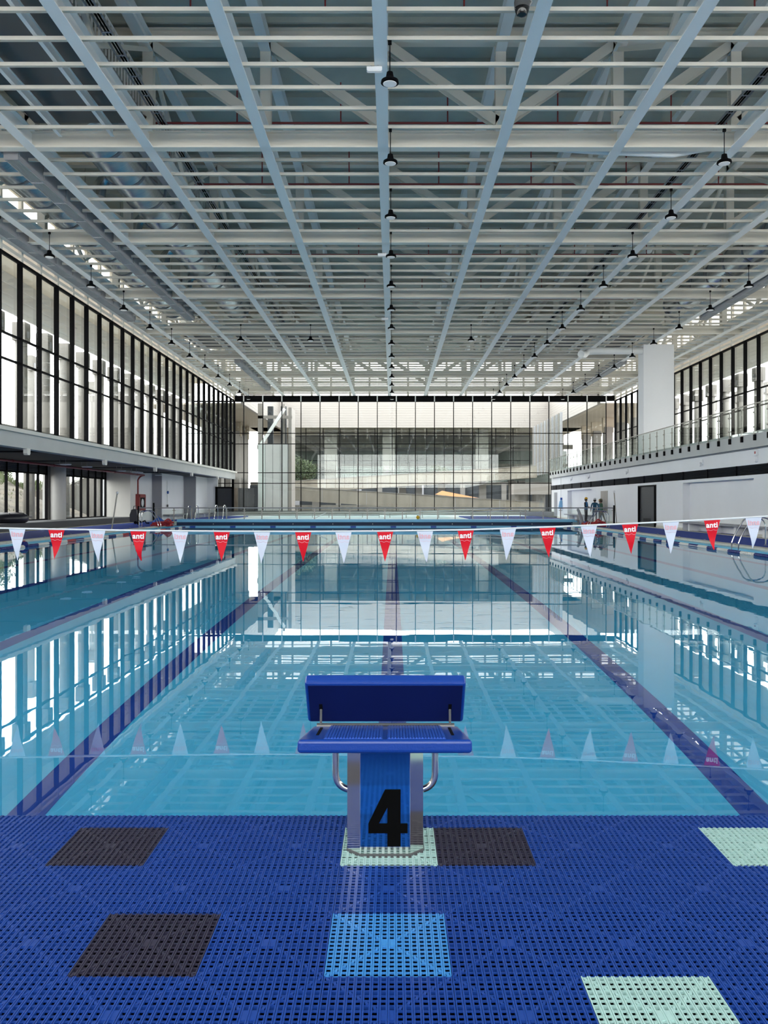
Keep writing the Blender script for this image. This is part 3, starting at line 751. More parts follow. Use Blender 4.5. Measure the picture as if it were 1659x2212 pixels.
mk('bag_body', mb, 'bluebag', t); mk('bag_strap', MB().tube([(-.1, -.1, .4), (0, -.2, .6), (.15, -.1, .38)], .02, 6), 'bluebag', t)
t = thing('pool_lift', 'curved grey arm of a pool lift beside the right ladder', 'lift', (11.15, 50.6, ZD))
mk('lift_arm', MB().tube([(.25, 0, 0), (.22, 0, .3), (.12, 0, .65), (.02, 0, .95), (-.04, 0, 1.05)], [.1, .11, .10, .085, .06], 10), 'midgrey', t, smooth=True)
mk('lift_foot', MB().box(.05, .6, -.15, .15, 0, .06), 'midgrey', t)
t = thing('lift_chair', 'grey seat of the pool lift on the far deck', 'chair', (11.3, 51.6, ZD))
mk('seat_pan', MB().box(-.1, .35, -.2, .2, .32, .38), 'midgrey', t); mk('pedestal', MB().box(.05, .15, -.06, .06, 0, .32), 'midgrey', t)

# ------------------------------------------------------------------ recall-line poles, wall equipment, machines
def recall_pole(p0, p1, label):
    t = thing('recall_pole', label, 'pole', p0)
    a = Vector((0,0,0)); b = Vector(p1)-Vector(p0)
    mk('shaft', MB().tube([a, b], .035, 10), 'brushed', t, smooth=True)
    mk('pole_cap', MB().lathe([(.02, -.07), (.06, -.05), (.075, 0), (.06, .05), (.02, .07)], b, 12), 'white', t, smooth=True)
    mk('pole_socket', MB().lathe([(.08, 0), (.08, .03), (.05, .05)], (0,0,0), 12), 'chrome', t)
recall_pole((-14.55, 43.6, ZD), (-14.25, 43.6, 2.03), 'leaning steel recall pole on the left pool edge')
recall_pole((14.8, 55.6, ZD), (14.62, 55.6, 2.24), 'leaning steel recall pole against the right wall')
fc = thing('fire_hose_cabinet', 'red fire hose cabinet on the left white wall', 'cabinet', (-19.2, 63.6, 0))
mk('cabinet_body', MB().box(0, .3, -.85, .85, .92, 2.15), 'red', fc, bevel=.02)
mk('cabinet_window', MB().box(.3, .31, -.6, .6, 1.15, 1.9), 'black', fc)
mk('cabinet_frame', MB().box(.3, .33, -.8, -.62, .97, 2.1).box(.3, .33, .62, .8, .97, 2.1).box(.3, .33, -.8, .8, 1.92, 2.1).box(.3, .33, -.8, .8, .97, 1.13), 'red', fc)
mk('hose_reel', MB().lathe([(.3, .312), (.3, .33), (.1, .34)], (0, 0, 1.5), 16, 'x'), 'rope', fc)
fp = thing('fire_pipe', 'dark red fire pipe running under the left soffit down to the cabinet', 'pipe')
mk('pipe_run', MB().tube([(-18.5, 20, 3.55), (-18.5, 62.5, 3.55)] + arc((-18.5, 62.7, 3.55), (-18.9, 63.0, 3.55), (-19.05, 63.0, 3.2)) + [(-19.05, 63.0, 2.15)], .06, 8), 'red', fp, smooth=True)
for i in range(8): mk('pipe_clip', MB().lathe([(.075, -.05), (.075, .05)], (-18.5, 26+5*i, 3.55), 10, 'y'), 'red', fp)
for i, y in enumerate((36.0, 44.3, 47.4, 53.4, 56.5, 62.0)):
    t = thing('soffit_light', 'round white soffit light under the left slab, %s from the near end' % ORD[i], 'lamp', (-17.2, y, 3.5), group='round lights under the left slab')
    mk('light_disc', MB().lathe([(.28, .06), (.3, .03), (.26, 0)], (0,0,0), 18), 'white', t); mk('light_stem', MB().tube([(-.3, 0, .06), (-.3, 0, .34)], .015, 6).tube([(.0, 0, .06), (.0, 0, .36)], .015, 6), 'midgrey', t)
mc = thing('cleaning_machine', 'dark upright cleaning machine parked against the left white wall', 'machine', (-17.15, 55.9, ZD))
mk('machine_body', MB().prism([(-.24, .12), (.26, .12), (.28, .5), (.2, .92), (.05, 1.0), (-.14, .95), (-.26, .6)], -.2, .2, 'y'), 'rubber', mc, bevel=.03)
mk('machine_handle', MB().tube([(-.1, .1, .9), (-.08, .18, 1.18), (.08, .18, 1.2), (.12, .1, .95)], .025, 8), 'rubber', mc)
for s in (-.22, .22): mk('machine_wheel', MB().lathe([(.1, -.04), (.1, .04)], (.15, s, .1), 14, 'y'), 'black', mc)
mk('machine_hose', MB().tube([(.2, -.1, .3), (.5, -.1, .12), (.75, -.1, .22), (.8, 0, .06), (1.0, 0, .06)], .05, 8), 'black', mc)
rf = thing('inflatable_raft', 'black inflatable raft lying on the left plinth by the window', 'raft', (-19.75, 43.2, .476))
mk('raft_tube', MB().tube([(math.cos(a)*.78, math.sin(a)*.78, .24) for a in [2*math.pi*i/28 for i in range(28)]], .24, 14, True), 'rubber', rf, smooth=True)
mk('raft_cover', MB().lathe([(.75, .3), (.74, .47), (.5, .53), (.1, .5)], (0,0,0), 24), 'rafttop', rf, smooth=True)
for i in range(6):
    a = 2*math.pi*i/6
    mk('raft_lashing', MB().tube([(math.cos(a)*1.0, math.sin(a)*1.0, .34), (math.cos(a)*.8, math.sin(a)*.8, .50), (math.cos(a)*.5, math.sin(a)*.5, .535)], .025, 6), 'rubber', rf)
# wall switches / conduit on the left wall
t = thing('wall_conduit', 'thin conduit with blue valve on the stepped left wall', 'pipe', (-18.46, 69.0, 0))
mk('conduit', MB().tube([(.0, 0, 3.3), (.02, 0, 1.3)], .03, 6), 'steel', t); mk('valve', MB().lathe([(.12, 0), (.12, .1)], (0, 0, 2.35), 12, 'x'), 'bluebag', t); mk('switch_box', MB().box(0, .06, -.12, .12, 1.15, 1.35), 'darkgrey', t)
# benches
def bench(name, label, x0, x1, y0, y1, z):
    t = thing(name, label, 'bench')
    mk('bench_seat', MB().box(x0, x1, y0, y1, z-.08, z), 'midgrey', t, bevel=.01)
    n = max(2, round((y1-y0)/2.8))
    for i in range(n):
        yy = y0+(y1-y0)*(i+.5)/n; mk('bench_support', MB().box(min(x0, x1)+.12, max(x0, x1)-.1, yy-.09, yy+.09, ZD, z-.08), 'white', t)
bench('wall_bench', 'long grey bench in the near niche of the right wall', 14.75, 15.44, 29.5, 43.7, .55)
bench('wall_bench', 'grey bench in the far niche behind the workers', 14.75, 15.44, 64.1, 72.5, .55)
bench('wall_bench', 'grey bench along the stepped left wall', -18.48, -17.95, 67.8, 74.4, .55)
bench('wall_bench', 'short grey bench nearest the dark left door', -17.48, -16.9, 75.2, 79.2, .55)
# wall devices on the right
def wall_lamp(y, z, label):
    t = thing('wall_fitting', label, 'lamp', (WR, y, z))
    mk('fitting_base', MB().box(-.06, 0, -.1, .1, -.12, .12), 'white', t, bevel=.01); mk('fitting_head', MB().lathe([(.09, -.16), (.11, -.1), (.06, -.06)], (0, 0, -.12), 12, 'x'), 'white', t)
wall_lamp(41.0, 3.5, 'small white round wall fitting above the near black louvre')
wall_lamp(54.0, 3.55, 'white twin head wall light above the louvre near the black door')
wall_lamp(64.5, 3.55, 'small white wall light on the far stretch of the balcony wall')
wall_lamp(70.8, 3.55, 'small white wall box at the far end of the balcony wall')
t = thing('alarm_box', 'white alarm box with a red mark above a round sounder on the right wall', 'alarm', (WR, 34.9, 3.5))
mk('alarm_case', MB().box(-.08, 0, -.14, .14, -.02, .22), 'white', t, bevel=.01); mk('alarm_mark', MB().box(-.085, -.08, -.06, .06, .05, .15), 'redfloat', t); mk('sounder', MB().lathe([(.1, -.09), (.13, -.05), (.13, 0)], (0, 0, -.18), 14, 'x'), 'white', t)
t = thing('hanging_jacket', 'pale blue cloth hanging from a dark hook on the far right wall', 'cloth', (WR-.1, 75.0, 0))
mk('cloth', MB().lathe([(.05, 1.75), (.14, 1.6), (.22, 1.2), (.24, .95)], (0,0,0), 10), 'paleblue', t); mk('hook', MB().box(-.06, .1, -.06, .06, 1.75, 1.95), 'bluebag', t); mk('cord', MB().tube([(0, 0, 1.9), (0, 0, 3.7)], .012, 5), 'midgrey', t)

# ------------------------------------------------------------------ backstroke flags
DF = 9.23
fl = thing('backstroke_flag_line', 'line of red and white triangular pennants strung across the pool', 'flag line')
prof = [(0, 1141), (150, 1143.5), (300, 1146), (480, 1147.5), (655, 1148), (832, 1147), (1006, 1144.5), (1183, 1138.5), (1361, 1131), (1538, 1122), (1659, 1115)]
def ropez(x):
    px = VX + x*F/DF
    if px <= 0: return CZ-(1141-VY)/F*DF + (0-px)*.00018
    if px >= 1659: return CZ-(1115-VY)/F*DF + (px-1659)*.00030
    for (a, ya), (b, yb) in zip(prof[:-1], prof[1:]):
        if a <= px <= b:
            return CZ-((ya+(yb-ya)*(px-a)/(b-a))-VY)/F*DF
xs = [-14.2+ (11.9+14.2)*i/80 for i in range(81)]
mk('flag_rope', MB().tube([(x, DF, ropez(x)) for x in xs], .010, 6), 'rope', fl, smooth=True)
for s, x in ((-1, -14.2), (1, 11.9)):
    mk('flag_pole', MB().tube([(x, DF, ZD), (x, DF, ropez(x)+.05)], .03, 10), 'chrome', fl)
def text_mesh(body, size, m, bold=.012):
    cu = bpy.data.curves.new('lettering', 'FONT'); cu.body = body; cu.size = size; cu.align_x = 'CENTER'; cu.extrude = .0008; cu.offset = bold*size
    cu.space_character = 1.05
    ob = bpy.data.objects.new('tmp', cu); COL.objects.link(ob)
    dg = bpy.context.evaluated_depsgraph_get()
    me = bpy.data.meshes.new_from_object(ob.evaluated_get(dg)); bpy.data.objects.remove(ob)
    me.materials.clear(); me.materials.append(M[m]); me.name = 'lettering'
    return me
def wave_mesh(m):
    pts = []
    for i in range(13):
        u = i/12; pts.append(((u-.5)*.115, 0, .005*math.sin(u*math.pi*4)))
    return MB().tube(pts, .0010, 4).mesh('wave_line', m)
t_red = text_mesh('anti', .082, 'ink_white', .030); t_wht = text_mesh('anti', .082, 'ink_pink', .030)
w_red = wave_mesh('ink_white'); w_wht = wave_mesh('ink_pink')
flag_px = [122, 210, 299, 389, 479, 566, 655, 742, 832, 918, 1006, 1097, 1183, 1272, 1361, 1449, 1538, 1628]
flag_px = [-140, -52, 37] + flag_px + [1717, 1806]
rnd = random.Random(11)
for i, px in enumerate(flag_px):
    white = (i % 2 == 0)
    x = (px-VX)/F*DF; zt_ = ropez(x); hw = .092; H = .355 if white else .335
    slope = (ropez(x+hw)-ropez(x-hw))/(2*hw)
    ph = rnd.uniform(0, 6); amp = .012 if not white else .008; tipx = rnd.uniform(-.02, .02); curl = rnd.uniform(-.05, .05) if not white else rnd.uniform(-.01, .01)
    mb = MB()
    def P(u, v, off):
        w = hw*(1-v)
        xx = (u*2-1)*w + tipx*v*v + (u*2-1)*0
        yy = off + amp*math.sin(v*7+ph)*v + curl*max(0, v-.6)**2*5*(.5+u)
        return (xx, yy, -H*v + slope*xx*(1-v))
    NV = 14
    mb.quadgrid(lambda u, v: P(u, v*.995, -.0009), 4, NV); mb.quadgrid(lambda u, v: P(1-u, v*.995, .0009), 4, NV)
    f = mk('pennant', mb, 'whiteflag' if white else 'redflag', fl, (x, DF, zt_), smooth=True, label='white pennant' if white else 'red pennant')
    th = math.atan(slope)
    tm = link('lettering', t_wht if white else t_red, f, (0, -.004, -.088), (math.pi/2, -th, 0))
    wv = link('wave_line', w_wht if white else w_red, f, (0, -.0045, -.118), (0, -th, 0))
    if white: tm.scale = (-1, 1, 1)

# ------------------------------------------------------------------ starting block
sb = thing('starting_block', 'blue and stainless starting block with a black 4 on the near deck', 'starting block', (-.026, 2.93, .31))
ox, oy, oz = -.026, 2.93, .31
def C4(w, n): pass
# column: chamfered plan
cw_, fw, dpt = .134, .088, .30
plan = [(-fw, 0), (fw, 0), (cw_, .045), (cw_, dpt-.045), (fw, dpt), (-fw, dpt), (-cw_, dpt-.045), (-cw_, .045)]
mk('column', MB().prism(plan, .0, .36, 'z'), 'chrome', sb)
mk('base_plate', MB().prism([(a*1.02, b*1.02-.003) for a, b in plan], -.006, .006, 'z'), 'darkgrey', sb)
pn = mk('number_panel', MB().box(-fw+.002, fw-.002, -.006, 0, .034, .36), 'panelblue', sb, label='glossy blue front panel')
four = [(.0, .0), (.046, .0), (.046, .046), (.070, .046), (.070, .079), (.046, .079), (.046, .197), (.005, .197), (-.066, .079), (-.066, .046), (.0, .046)]
hole = [(.004, .079), (-.026, .079), (.004, .135)]
mb = MB()
k = 1.0
def q(p): return (p[0]*k+.008, p[1]*k)
# the figure is built from convex pieces round its triangular counter
for poly in ([(0,0),(.046,0),(.046,.046),(0,.046)], [(-.066,.046),(.070,.046),(.070,.079),(-.066,.079)], [(0,.079),(.046,.079),(.046,.197),(0,.197)],
             [(-.066,.079),(-.030,.079),(.0,.135),(.0,.197),(-.008,.197)]):
    mb.prism([q(p) for p in poly], -.0095, -.006, 'y')
mk('number', mb, 'num', pn, (0, 0, .036), label='large black figure 4')
# top platform, sloping down towards the water
sl = math.radians(7)
pf = mk('platform', MB().prism([(-.292, -.13), (.292, -.13), (.272, .20), (-.272, .20)], -.045, 0, 'z'), 'blockblue', sb, (0, 0, 0), None, bevel=.012)
pf.location = (0, 0, .424-.0); pf.rotation_euler = (-sl, 0, 0)
tr_ = MB()
for i in range(52):
    for a, b in ((-.20, -.008), (.008, .20)):
        pass
for i in range(40):
    xx = -.198+.396*i/39
    if abs(xx) < .007: continue
    tr_.box(xx-.003, xx+.003, -.105, .185, 0, .0035)
tr_.box(-.205, -.008, -.11, .19, .0, .0012).box(.008, .205, -.11, .19, 0, .0012)
mk('tread', tr_, 'blocktread', pf)
mk('strut_slot', MB().box(-.238, -.228, -.03, .15, 0, .0015).box(.228, .238, -.03, .15, 0, .0015), 'black', pf)
mk('hinge', MB().tube([(-.255, .20, .004), (.255, .20, .004)], .006, 8), 'darkgrey', pf)
for s in (-1, 1):
    mk('hinge_leaf', MB().box(s*.225-.03, s*.225+.03, .185, .205, .0, .004), 'brushed', pf)
# lid: raised, leaning back over the platform
ld = mk('lid', MB().box(-.288, .288, 0, .045, 0, .215), 'blockblue', sb, bevel=.012)
yh, zh = .19, .424-.19*math.sin(sl)-.0+.012
ld.location = (0, yh, zh); ld.rotation_euler = (math.radians(36), 0, 0)
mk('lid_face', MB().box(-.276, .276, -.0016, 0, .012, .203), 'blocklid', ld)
for s in (-1, 1):
    mk('strut', MB().bar((s*.235, .135, .42), (s*.235, .145, .485), .008, .006, (0, 1, 0)), 'darkgrey', sb)
    mk('strut_socket', MB().box(s*.235-.006, s*.235+.006, -.003, -.0015, .078, .105), 'black', ld)
# side grab handles
for s in (-1, 1):
    pts = [(s*(cw_-.01), .10, .355), (s*.155, .10, .355)] + arc((s*.155, .10, .355), (s*.179, .10, .355), (s*.179, .10, .33)) + arc((s*.179, .10, .26), (s*.179, .10, .205), (s*(cw_-.006), .10, .197), 8)
    mk('grab_handle', MB().tube(pts, .0125, 12), 'chrome', sb, smooth=True)

# ------------------------------------------------------------------ people
def person(name, label, loc, rot, height, top, legs, helmet, pose, sleeves=None):
    """One continuous skinned figure; colours by region."""
    k = height/1.75
    J = pose
    names = list(J['j'].keys()); idx = {n: i for i, n in enumerate(names)}
    me = bpy.data.meshes.new('body'); me.from_pydata([Vector(J['j'][n][0])*k for n in names], [(idx[a], idx[b]) for a, b in J['e']], [])
    o = bpy.data.objects.new('body_tmp', me); COL.objects.link(o)
    o.modifiers.new('skin', 'SKIN'); ss = o.modifiers.new('sub', 'SUBSURF'); ss.levels = 2; ss.render_levels = 2
    for n in names:
        sv = me.skin_vertices[0].data[idx[n]]; r = J['j'][n][1]
        sv.radius = (r[0]*k, r[1]*k) if isinstance(r, tuple) else (r*k, r*k)
        sv.use_root = (n == 'pelvis')
    dg = bpy.context.evaluated_depsgraph_get()
    bm = bpy.data.meshes.new_from_object(o.evaluated_get(dg)); bpy.data.objects.remove(o)
    bm.materials.clear()
    mats_ = [top, legs, 'skin', 'boots', sleeves or top, 'hair']
    for m_ in mats_: bm.materials.append(M[m_])
    hand = [Vector(J['j'][n][0])*k for n in names if n.startswith('hand') or n.startswith('finger') or n.startswith('thumb')]
    wrist = [Vector(J['j'][n][0])*k for n in names if n.startswith('elbow')]
    for p in bm.polygons:
        c = p.center; mi = 0
        if c.z > 1.48*k: mi = 2
        elif min((c-h).length for h in hand) < .075*k: mi = 2
        elif c.z < .09*k: mi = 3
        elif c.z < .92*k and min((c-h).length for h in wrist) > .12*k: mi = 1
        elif abs(c.x) > .19*k: mi = 4
        p.material_index = mi; p.use_smooth = True
    t = thing(name, label, 'person', loc, (0, 0, rot))
    link('body', bm, t)
    hc = Vector(J['j']['head'][0])*k
    if helmet:
        mk('helmet', MB().lathe([(.155*k, -.0), (.125*k, .015*k), (.12*k, .06*k), (.09*k, .11*k), (.03*k, .135*k)], (hc.x, hc.y, hc.z+.06*k), 16), helmet, t, smooth=True)
    mk('hair', MB().lathe([(.075*k, -.08*k), (.098*k, -.02*k), (.104*k, .06*k), (.08*k, .1*k)], (hc.x, hc.y+.018*k, hc.z), 14), 'hair', t, smooth=True)
    fm = MB()
    for s in (-1, 1): fm.lathe([(.004*k, -.012*k), (.012*k, 0), (.004*k, .012*k)], (hc.x+s*.035*k, hc.y-.088*k, hc.z+.01*k), 8)
    mk('eyes', fm, 'num', t)
    mk('nose', MB().prism([(-.014*k, 0), (.014*k, 0), (0, .045*k)], -.125*k, -.08*k, 'y'), 'skin', t, tuple(hc+Vector((0, 0, -.03*k))))
    mk('mouth', MB().box(-.025*k, .025*k, -.094*k, -.088*k, -.065*k, -.055*k), 'redfloat', t, tuple(hc))
    for s in (-1, 1): mk('ear', MB().lathe([(.008*k, -.03*k), (.022*k, 0), (.008*k, .03*k)], (hc.x+s*.098*k, hc.y+.01*k, hc.z), 8), 'skin', t)
    return t
def pose(arms, legs_, lean=(0, 0)):
    lx, ly = lean
    j = {'pelvis': ((0, 0, .95), (.15, .11)), 'belly': ((lx*.3, ly*.3, 1.08), (.15, .11)), 'chest': ((lx*.7, ly*.7, 1.28), (.17, .12)), 'collar': ((lx*.9, ly*.9, 1.42), (.13, .09)),
         'neck': ((lx, ly, 1.50), .055), 'chin': ((lx, ly-.01, 1.565), (.07, .08)), 'head': ((lx, ly-.01, 1.63), (.088, .10)), 'crown': ((lx, ly, 1.71), (.07, .08))}
    e = [('pelvis', 'belly'), ('belly', 'chest'), ('chest', 'collar'), ('collar', 'neck'), ('neck', 'chin'), ('chin', 'head'), ('head', 'crown')]
    for s, nm in ((-1, 'l'), (1, 'r')):
        sh = (lx*.85+s*.19, ly*.85, 1.40); el, ha = arms[nm]
        j['shoulder'+nm] = (sh, .068); j['elbow'+nm] = (el, .05); j['wrist'+nm] = (tuple(Vector(el).lerp(Vector(ha), .9)), .034); j['hand'+nm] = (ha, (.034, .024))
        d = (Vector(ha)-Vector(el)).normalized()
        e += [('collar', 'shoulder'+nm), ('shoulder'+nm, 'elbow'+nm), ('elbow'+nm, 'wrist'+nm), ('wrist'+nm, 'hand'+nm)]
        side = Vector((0, 1, 0)) if abs(d.y) < .8 else Vector((1, 0, 0))
        for q_ in range(4):
            fn = 'finger%s%d' % (nm, q_); Lf = (.075, .09, .085, .065)[q_]
            j[fn] = (tuple(Vector(ha)+side*(q_-1.5)*.02+d*Lf), .009); e.append(('hand'+nm, fn))
        j['thumb'+nm] = (tuple(Vector(ha)+side*-.05+d*.02), .010); e.append(('hand'+nm, 'thumb'+nm))
        hp, kn, an, to = legs_[nm]
        j['hip'+nm] = (hp, .095); j['knee'+nm] = (kn, .065); j['ankle'+nm] = (an, .045); j['toe'+nm] = (to, .04)
        e += [('pelvis', 'hip'+nm), ('hip'+nm, 'knee'+nm), ('knee'+nm, 'ankle'+nm), ('ankle'+nm, 'toe'+nm)]
    return {'j': j, 'e': e}
stand = {'l': ((-.10, 0, .86), (-.11, -.01, .48), (-.12, .02, .09), (-.13, -.13, .045)), 'r': ((.10, 0, .86), (.12, -.01, .48), (.13, .02, .09), (.15, -.13, .045))}
stride = {'l': ((-.10, 0, .86), (-.11, -.14, .49), (-.12, -.20, .09), (-.12, -.35, .045)), 'r': ((.10, 0, .86), (.11, .12, .48), (.12, .28, .10), (.12, .14, .045))}
hang = {'l': ((-.27, .02, 1.12), (-.29, -.06, .86)), 'r': ((.27, .02, 1.12), (.29, -.06, .86))}
fold = {'l': ((-.25, -.02, 1.13), (-.05, -.22, 1.12)), 'r': ((.25, -.02, 1.13), (.04, -.24, 1.08))}
belly = {'l': ((-.27, .0, 1.13), (-.14, -.20, 1.05)), 'r': ((.27, .02, 1.12), (.29, -.06, .86))}
person('person', 'person in a yellow helmet and blue vest with arms folded, standing behind the railing', (14.15, 61.6, ZD), math.radians(55), 1.74, 'vest', 'blacktrousers', 'yellow', pose(fold, stand), 'blacktrousers')
person('person', 'person in a white helmet and teal jacket seen from behind beside the right wall', (14.55, 60.6, ZD), math.radians(176), 1.68, 'jacket', 'jeans', 'helmetwhite', pose(belly, stand), 'jacket')
person('person', 'person in a green shirt and olive cap walking in grey trousers by the wall', (14.55, 58.6, ZD), math.radians(-95), 1.63, 'green', 'trousers', 'helmetolive', pose(hang, stride, (0, -.05)), 'green')
person('person', 'person in a yellow helmet mostly hidden behind the green shirted worker', (14.72, 59.7, ZD), math.radians(-70), 1.60, 'jacket', 'jeans', 'yellow', pose(hang, stand), 'jacket')

# ------------------------------------------------------------------ outside
gr = mk('ground', MB().box(-120, 120, 80.3, 260, -.6, -.05).box(-120, -21.5, -40, 80.3, -.6, -.05).box(21.5, 120, -40, 80.3, -.6, -.05), 'xpale', kind='structure', label='paved ground outside the hall', category='ground')
# left bank
mb = MB()
def bank(u, v):
    x = -22.2-26*u; y = 20+70*v
    h = 3.3*min(1, u*2.6)**.8*(1-.15*math.sin(v*9)) + .25*math.sin(x*1.3+y*.9)*min(1, u*4)+.12*math.sin(x*3.1)*math.sin(y*2.7)
    if y > 64 and x > -29.5: h *= max(.05, 1-(y-64)/5)
    return (x, y, max(-.04, h-.04))
mb.quadgrid(bank, 40, 70)
tag(mk('earth_bank', mb, ['earth'], smooth=False), 'tan earth bank rising outside the lower left windows', 'bank', 'structure')
mb = MB(); rnd = random.Random(5)
for i in range(9000):
    u = rnd.choice((rnd.uniform(.3, .5), rnd.uniform(.3, .42), rnd.uniform(.05, .8))); v = rnd.uniform(.15, .84)
    if v > .6 and u < .3: continue
    p = Vector(bank(u, v)); h = rnd.uniform(.3, .75) if u > .3 else rnd.uniform(.08, .22); a = rnd.uniform(0, 6.28); w = .04
    dx, dy = math.cos(a)*w, math.sin(a)*w; lx, ly = rnd.uniform(-.15, .15), rnd.uniform(-.15, .15)
    mb.add([(p.x-dx, p.y-dy, p.z-.03), (p.x+dx, p.y+dy, p.z-.03), (p.x+lx, p.y+ly, p.z+h)], [(0, 1, 2)])
tag(mk('bank_grass', mb, 'grassm'), 'dry green grass growing on the earth bank', 'grass', 'stuff')
def tree(loc, r, h, label, seed, n=900, name='leafy_tree'):
    t = thing(name, label, 'tree', loc); rnd = random.Random(seed)
    tk = MB().tube([(0,0,0), (.1, 0, h*.4), (0, .1, h*.75)], [.12, .09, .05], 8)
    for i in range(5):
        a = i*1.3; tk.tube([(.05, .05, h*.45), (math.cos(a)*r*.6, math.sin(a)*r*.6, h*.8)], [.05, .02], 6)
    mk('trunk', tk, 'bark', t)
    mb = MB()
    blobs = [(rnd.uniform(-.6, .6)*r, rnd.uniform(-.6, .6)*r, h*.75+rnd.uniform(-.55, .6)*r, r*rnd.uniform(.35, .6)) for _ in range(9)]
    for i in range(n):
        b = rnd.choice(blobs); d = Vector((rnd.gauss(0, 1), rnd.gauss(0, 1), rnd.gauss(0, 1))).normalized()*b[3]*rnd.uniform(.6, 1.05)
        c = Vector(b[:3])+d; s = rnd.uniform(.07, .16)
        u = Vector((rnd.gauss(0, 1), rnd.gauss(0, 1), rnd.gauss(0, 1))).normalized(); w = u.orthogonal().normalized()
        mb.add([c+u*s, c+w*s*.5, c-u*s, c-w*s*.5], [(0, 1, 2, 3)])
    mk('foliage', mb, 'leaf', t, kind='stuff')
tree((-38, 82, 2.6), 2.6, 3.0, 'bushy green tree beyond the bank outside the lower left window', 1, 1600)
tree((-36, 76, 2.9), 1.5, 1.7, 'low green bush on the bank outside the lower left window', 2, 900, 'bush')
# exterior colonnades beside the upper glazing
def colonnade(side, label):
    XO = WL-4.0 if side < 0 else WR2+4.0
    root = setting('colonnade', label)
    xin = WL-.1 if side < 0 else WR2+.1
    a, b = sorted((xin, XO-side*-.3))
    mk('canopy_soffit', B(a, b, YB, 80.3, 12.85, 13.0), 'lightsoffit', root)
    for i in range(7):
        z = 10.95+.27*i
        a, b = sorted((XO-.06, XO+.06+.03*(i % 2)))
        mk('fascia_board', B(a, b, YB, 80.3, z, z+.255), 'boardwall', root)
    cme = MB().lathe([(.30, 4.3), (.30, 10.0)], (0,0,0), 18).mesh('round_column', 'xpale', True); cm2 = MB().lathe([(.34, 0), (.34, 10.0)], (0,0,0), 18).mesh('round_column', 'xpale', True)
    hme = MB().box(-.34, .34, -.34, .34, 10.0, 10.95).mesh('capital', 'xpale'); nme = MB().box(-.38, .38, -.10, .10, 10.15, 10.5).mesh('capital_bracket', 'midgrey')
    z0 = 0
    ys = [12+2.93*i for i in range(23)]
    for i, y in enumerate(ys):
        for dx, dy in (((.5, 0), (4.4, 1.2)) if i % 2 == 0 else ((.5, 0),)):
            x = XO+side*dx
            link('round_column', cme if dx < 2 else cm2, root, (x, y+dy, z0)); link('capital', hme, root, (x, y+dy, z0)); link('capital_bracket', nme, root, (x, y+dy, z0))
    a, b = sorted((XO+side*.1, XO+side*.3))
    mk('parapet', B(a, b, YB, 80.3, 3.9, 5.4), 'xpale', root)
    a, b = sorted((WL-6.2 if side < 0 else WR2+.3, XO+side*.3))
    mk('terrace_slab', B(a, b, YB, 80.3, 3.9, 4.3), 'fairconc', root)
    return root
colonnade(-1, 'concrete colonnade with boarded canopy outside the left glazing')
colonnade(1, 'concrete colonnade with boarded canopy outside the right glazing')
mk('retaining_wall', MB().prism([(69.5, -.1), (100, -.1), (100, 4.6), (76, 4.3), (69.5, 3.0)], -27, -26.6, 'x'), 'xconc', kind='structure', label='board marked concrete wall outside the window beside the round column', category='wall')

# courtyard building seen through the far glass wall
cb = setting('courtyard_building', 'pale concrete building around the courtyard beyond the far glass wall')
YC = 106.0
for i in range(12):
    z = 10.95+.30*i
    mk('fascia_board', B(-18, 19.7, YC, YC+.3, z, z+.288), 'xboard', cb)
    mk('fascia_board', B(19.7, 20.0, 81.0, YC, z, z+.288), 'xboard', cb)
    mk('fascia_board', B(-14.6, -14.3, 81.0, YC, z, z+.288), 'xboard', cb)
mk('soffit', MB().box(20.0, 28, 81, YC+6, 10.95, 11.1).box(-24, -14.6, 81, YC+6, 10.95, 11.1).box(-18, 24, YC+.3, YC+14, 10.95, 11.1), 'soffit', cb)
for i in range(5):
    y = 83.5+5.2*i
    for x in (24.0, -18.4):
        mk('pier', B(x-.45, x+.45, y-.5, y+.5, 0, 9.9), 'xpale', cb)
        mk('pier_capital', B(x-.6, x+.6, y-.2, y+.2, 9.3, 10.95), 'soffit', cb)
mk('wing_wall', MB().box(-19.2, -18.6, 81, YC, 0, 4.6).box(-19.2, -18.6, 81, YC, 9.8, 10.95).box(25, 25.4, 81, YC, 0, 5.6), 'xpale', cb)
# glazed facade
fa = setting('courtyard_facade', 'grey gridded glass facade across the courtyard')
x0, x1 = -13.2, 17.5
npan = 14
for i in range(npan):
    a = x0+(x1-x0)*i/npan; b = x0+(x1-x0)*(i+1)/npan
    for z0, z1 in ((4.2, 5.5), (5.55, 6.8), (6.85, 8.4), (8.45, 9.9), (9.95, 10.95)):
        mk('pane', B(a+.04, b-.04, YC+1.0, YC+1.05, z0, z1), 'glass', fa)
    mk('mullion', B(a-.045, a+.045, YC+.95, YC+1.1, 4.2, 10.95), 'black', fa)
for z in (5.52, 6.82, 8.42, 9.92): mk('transom', B(x0, x1, YC+.95, YC+1.1, z-.04, z+.04), 'black', fa)
for i, x in enumerate((-8, -.5, 11.6)):
    mk('inner_column', B(x-.8, x+.8, YC+3, YC+4.2, 4, 10.95), 'xboard', fa)
mk('inner_wall', B(-18, 24, YC+12, YC+12.3, 0, 11), 'xpale', fa)
mk('inner_floor', B(-18, 24, YC+.6, YC+12, 3.7, 4.1), 'xconc', fa)
mk('inner_beam', MB().box(-18, 24, YC+6, YC+6.4, 8.6, 9.2).box(-18, 24, YC+9, YC+9.3, 6.4, 6.8), 'xconc', fa)
mk('inner_back_glass', B(-18, 24, YC+10, YC+10.1, 4.1, 8.6), 'farglass', fa)
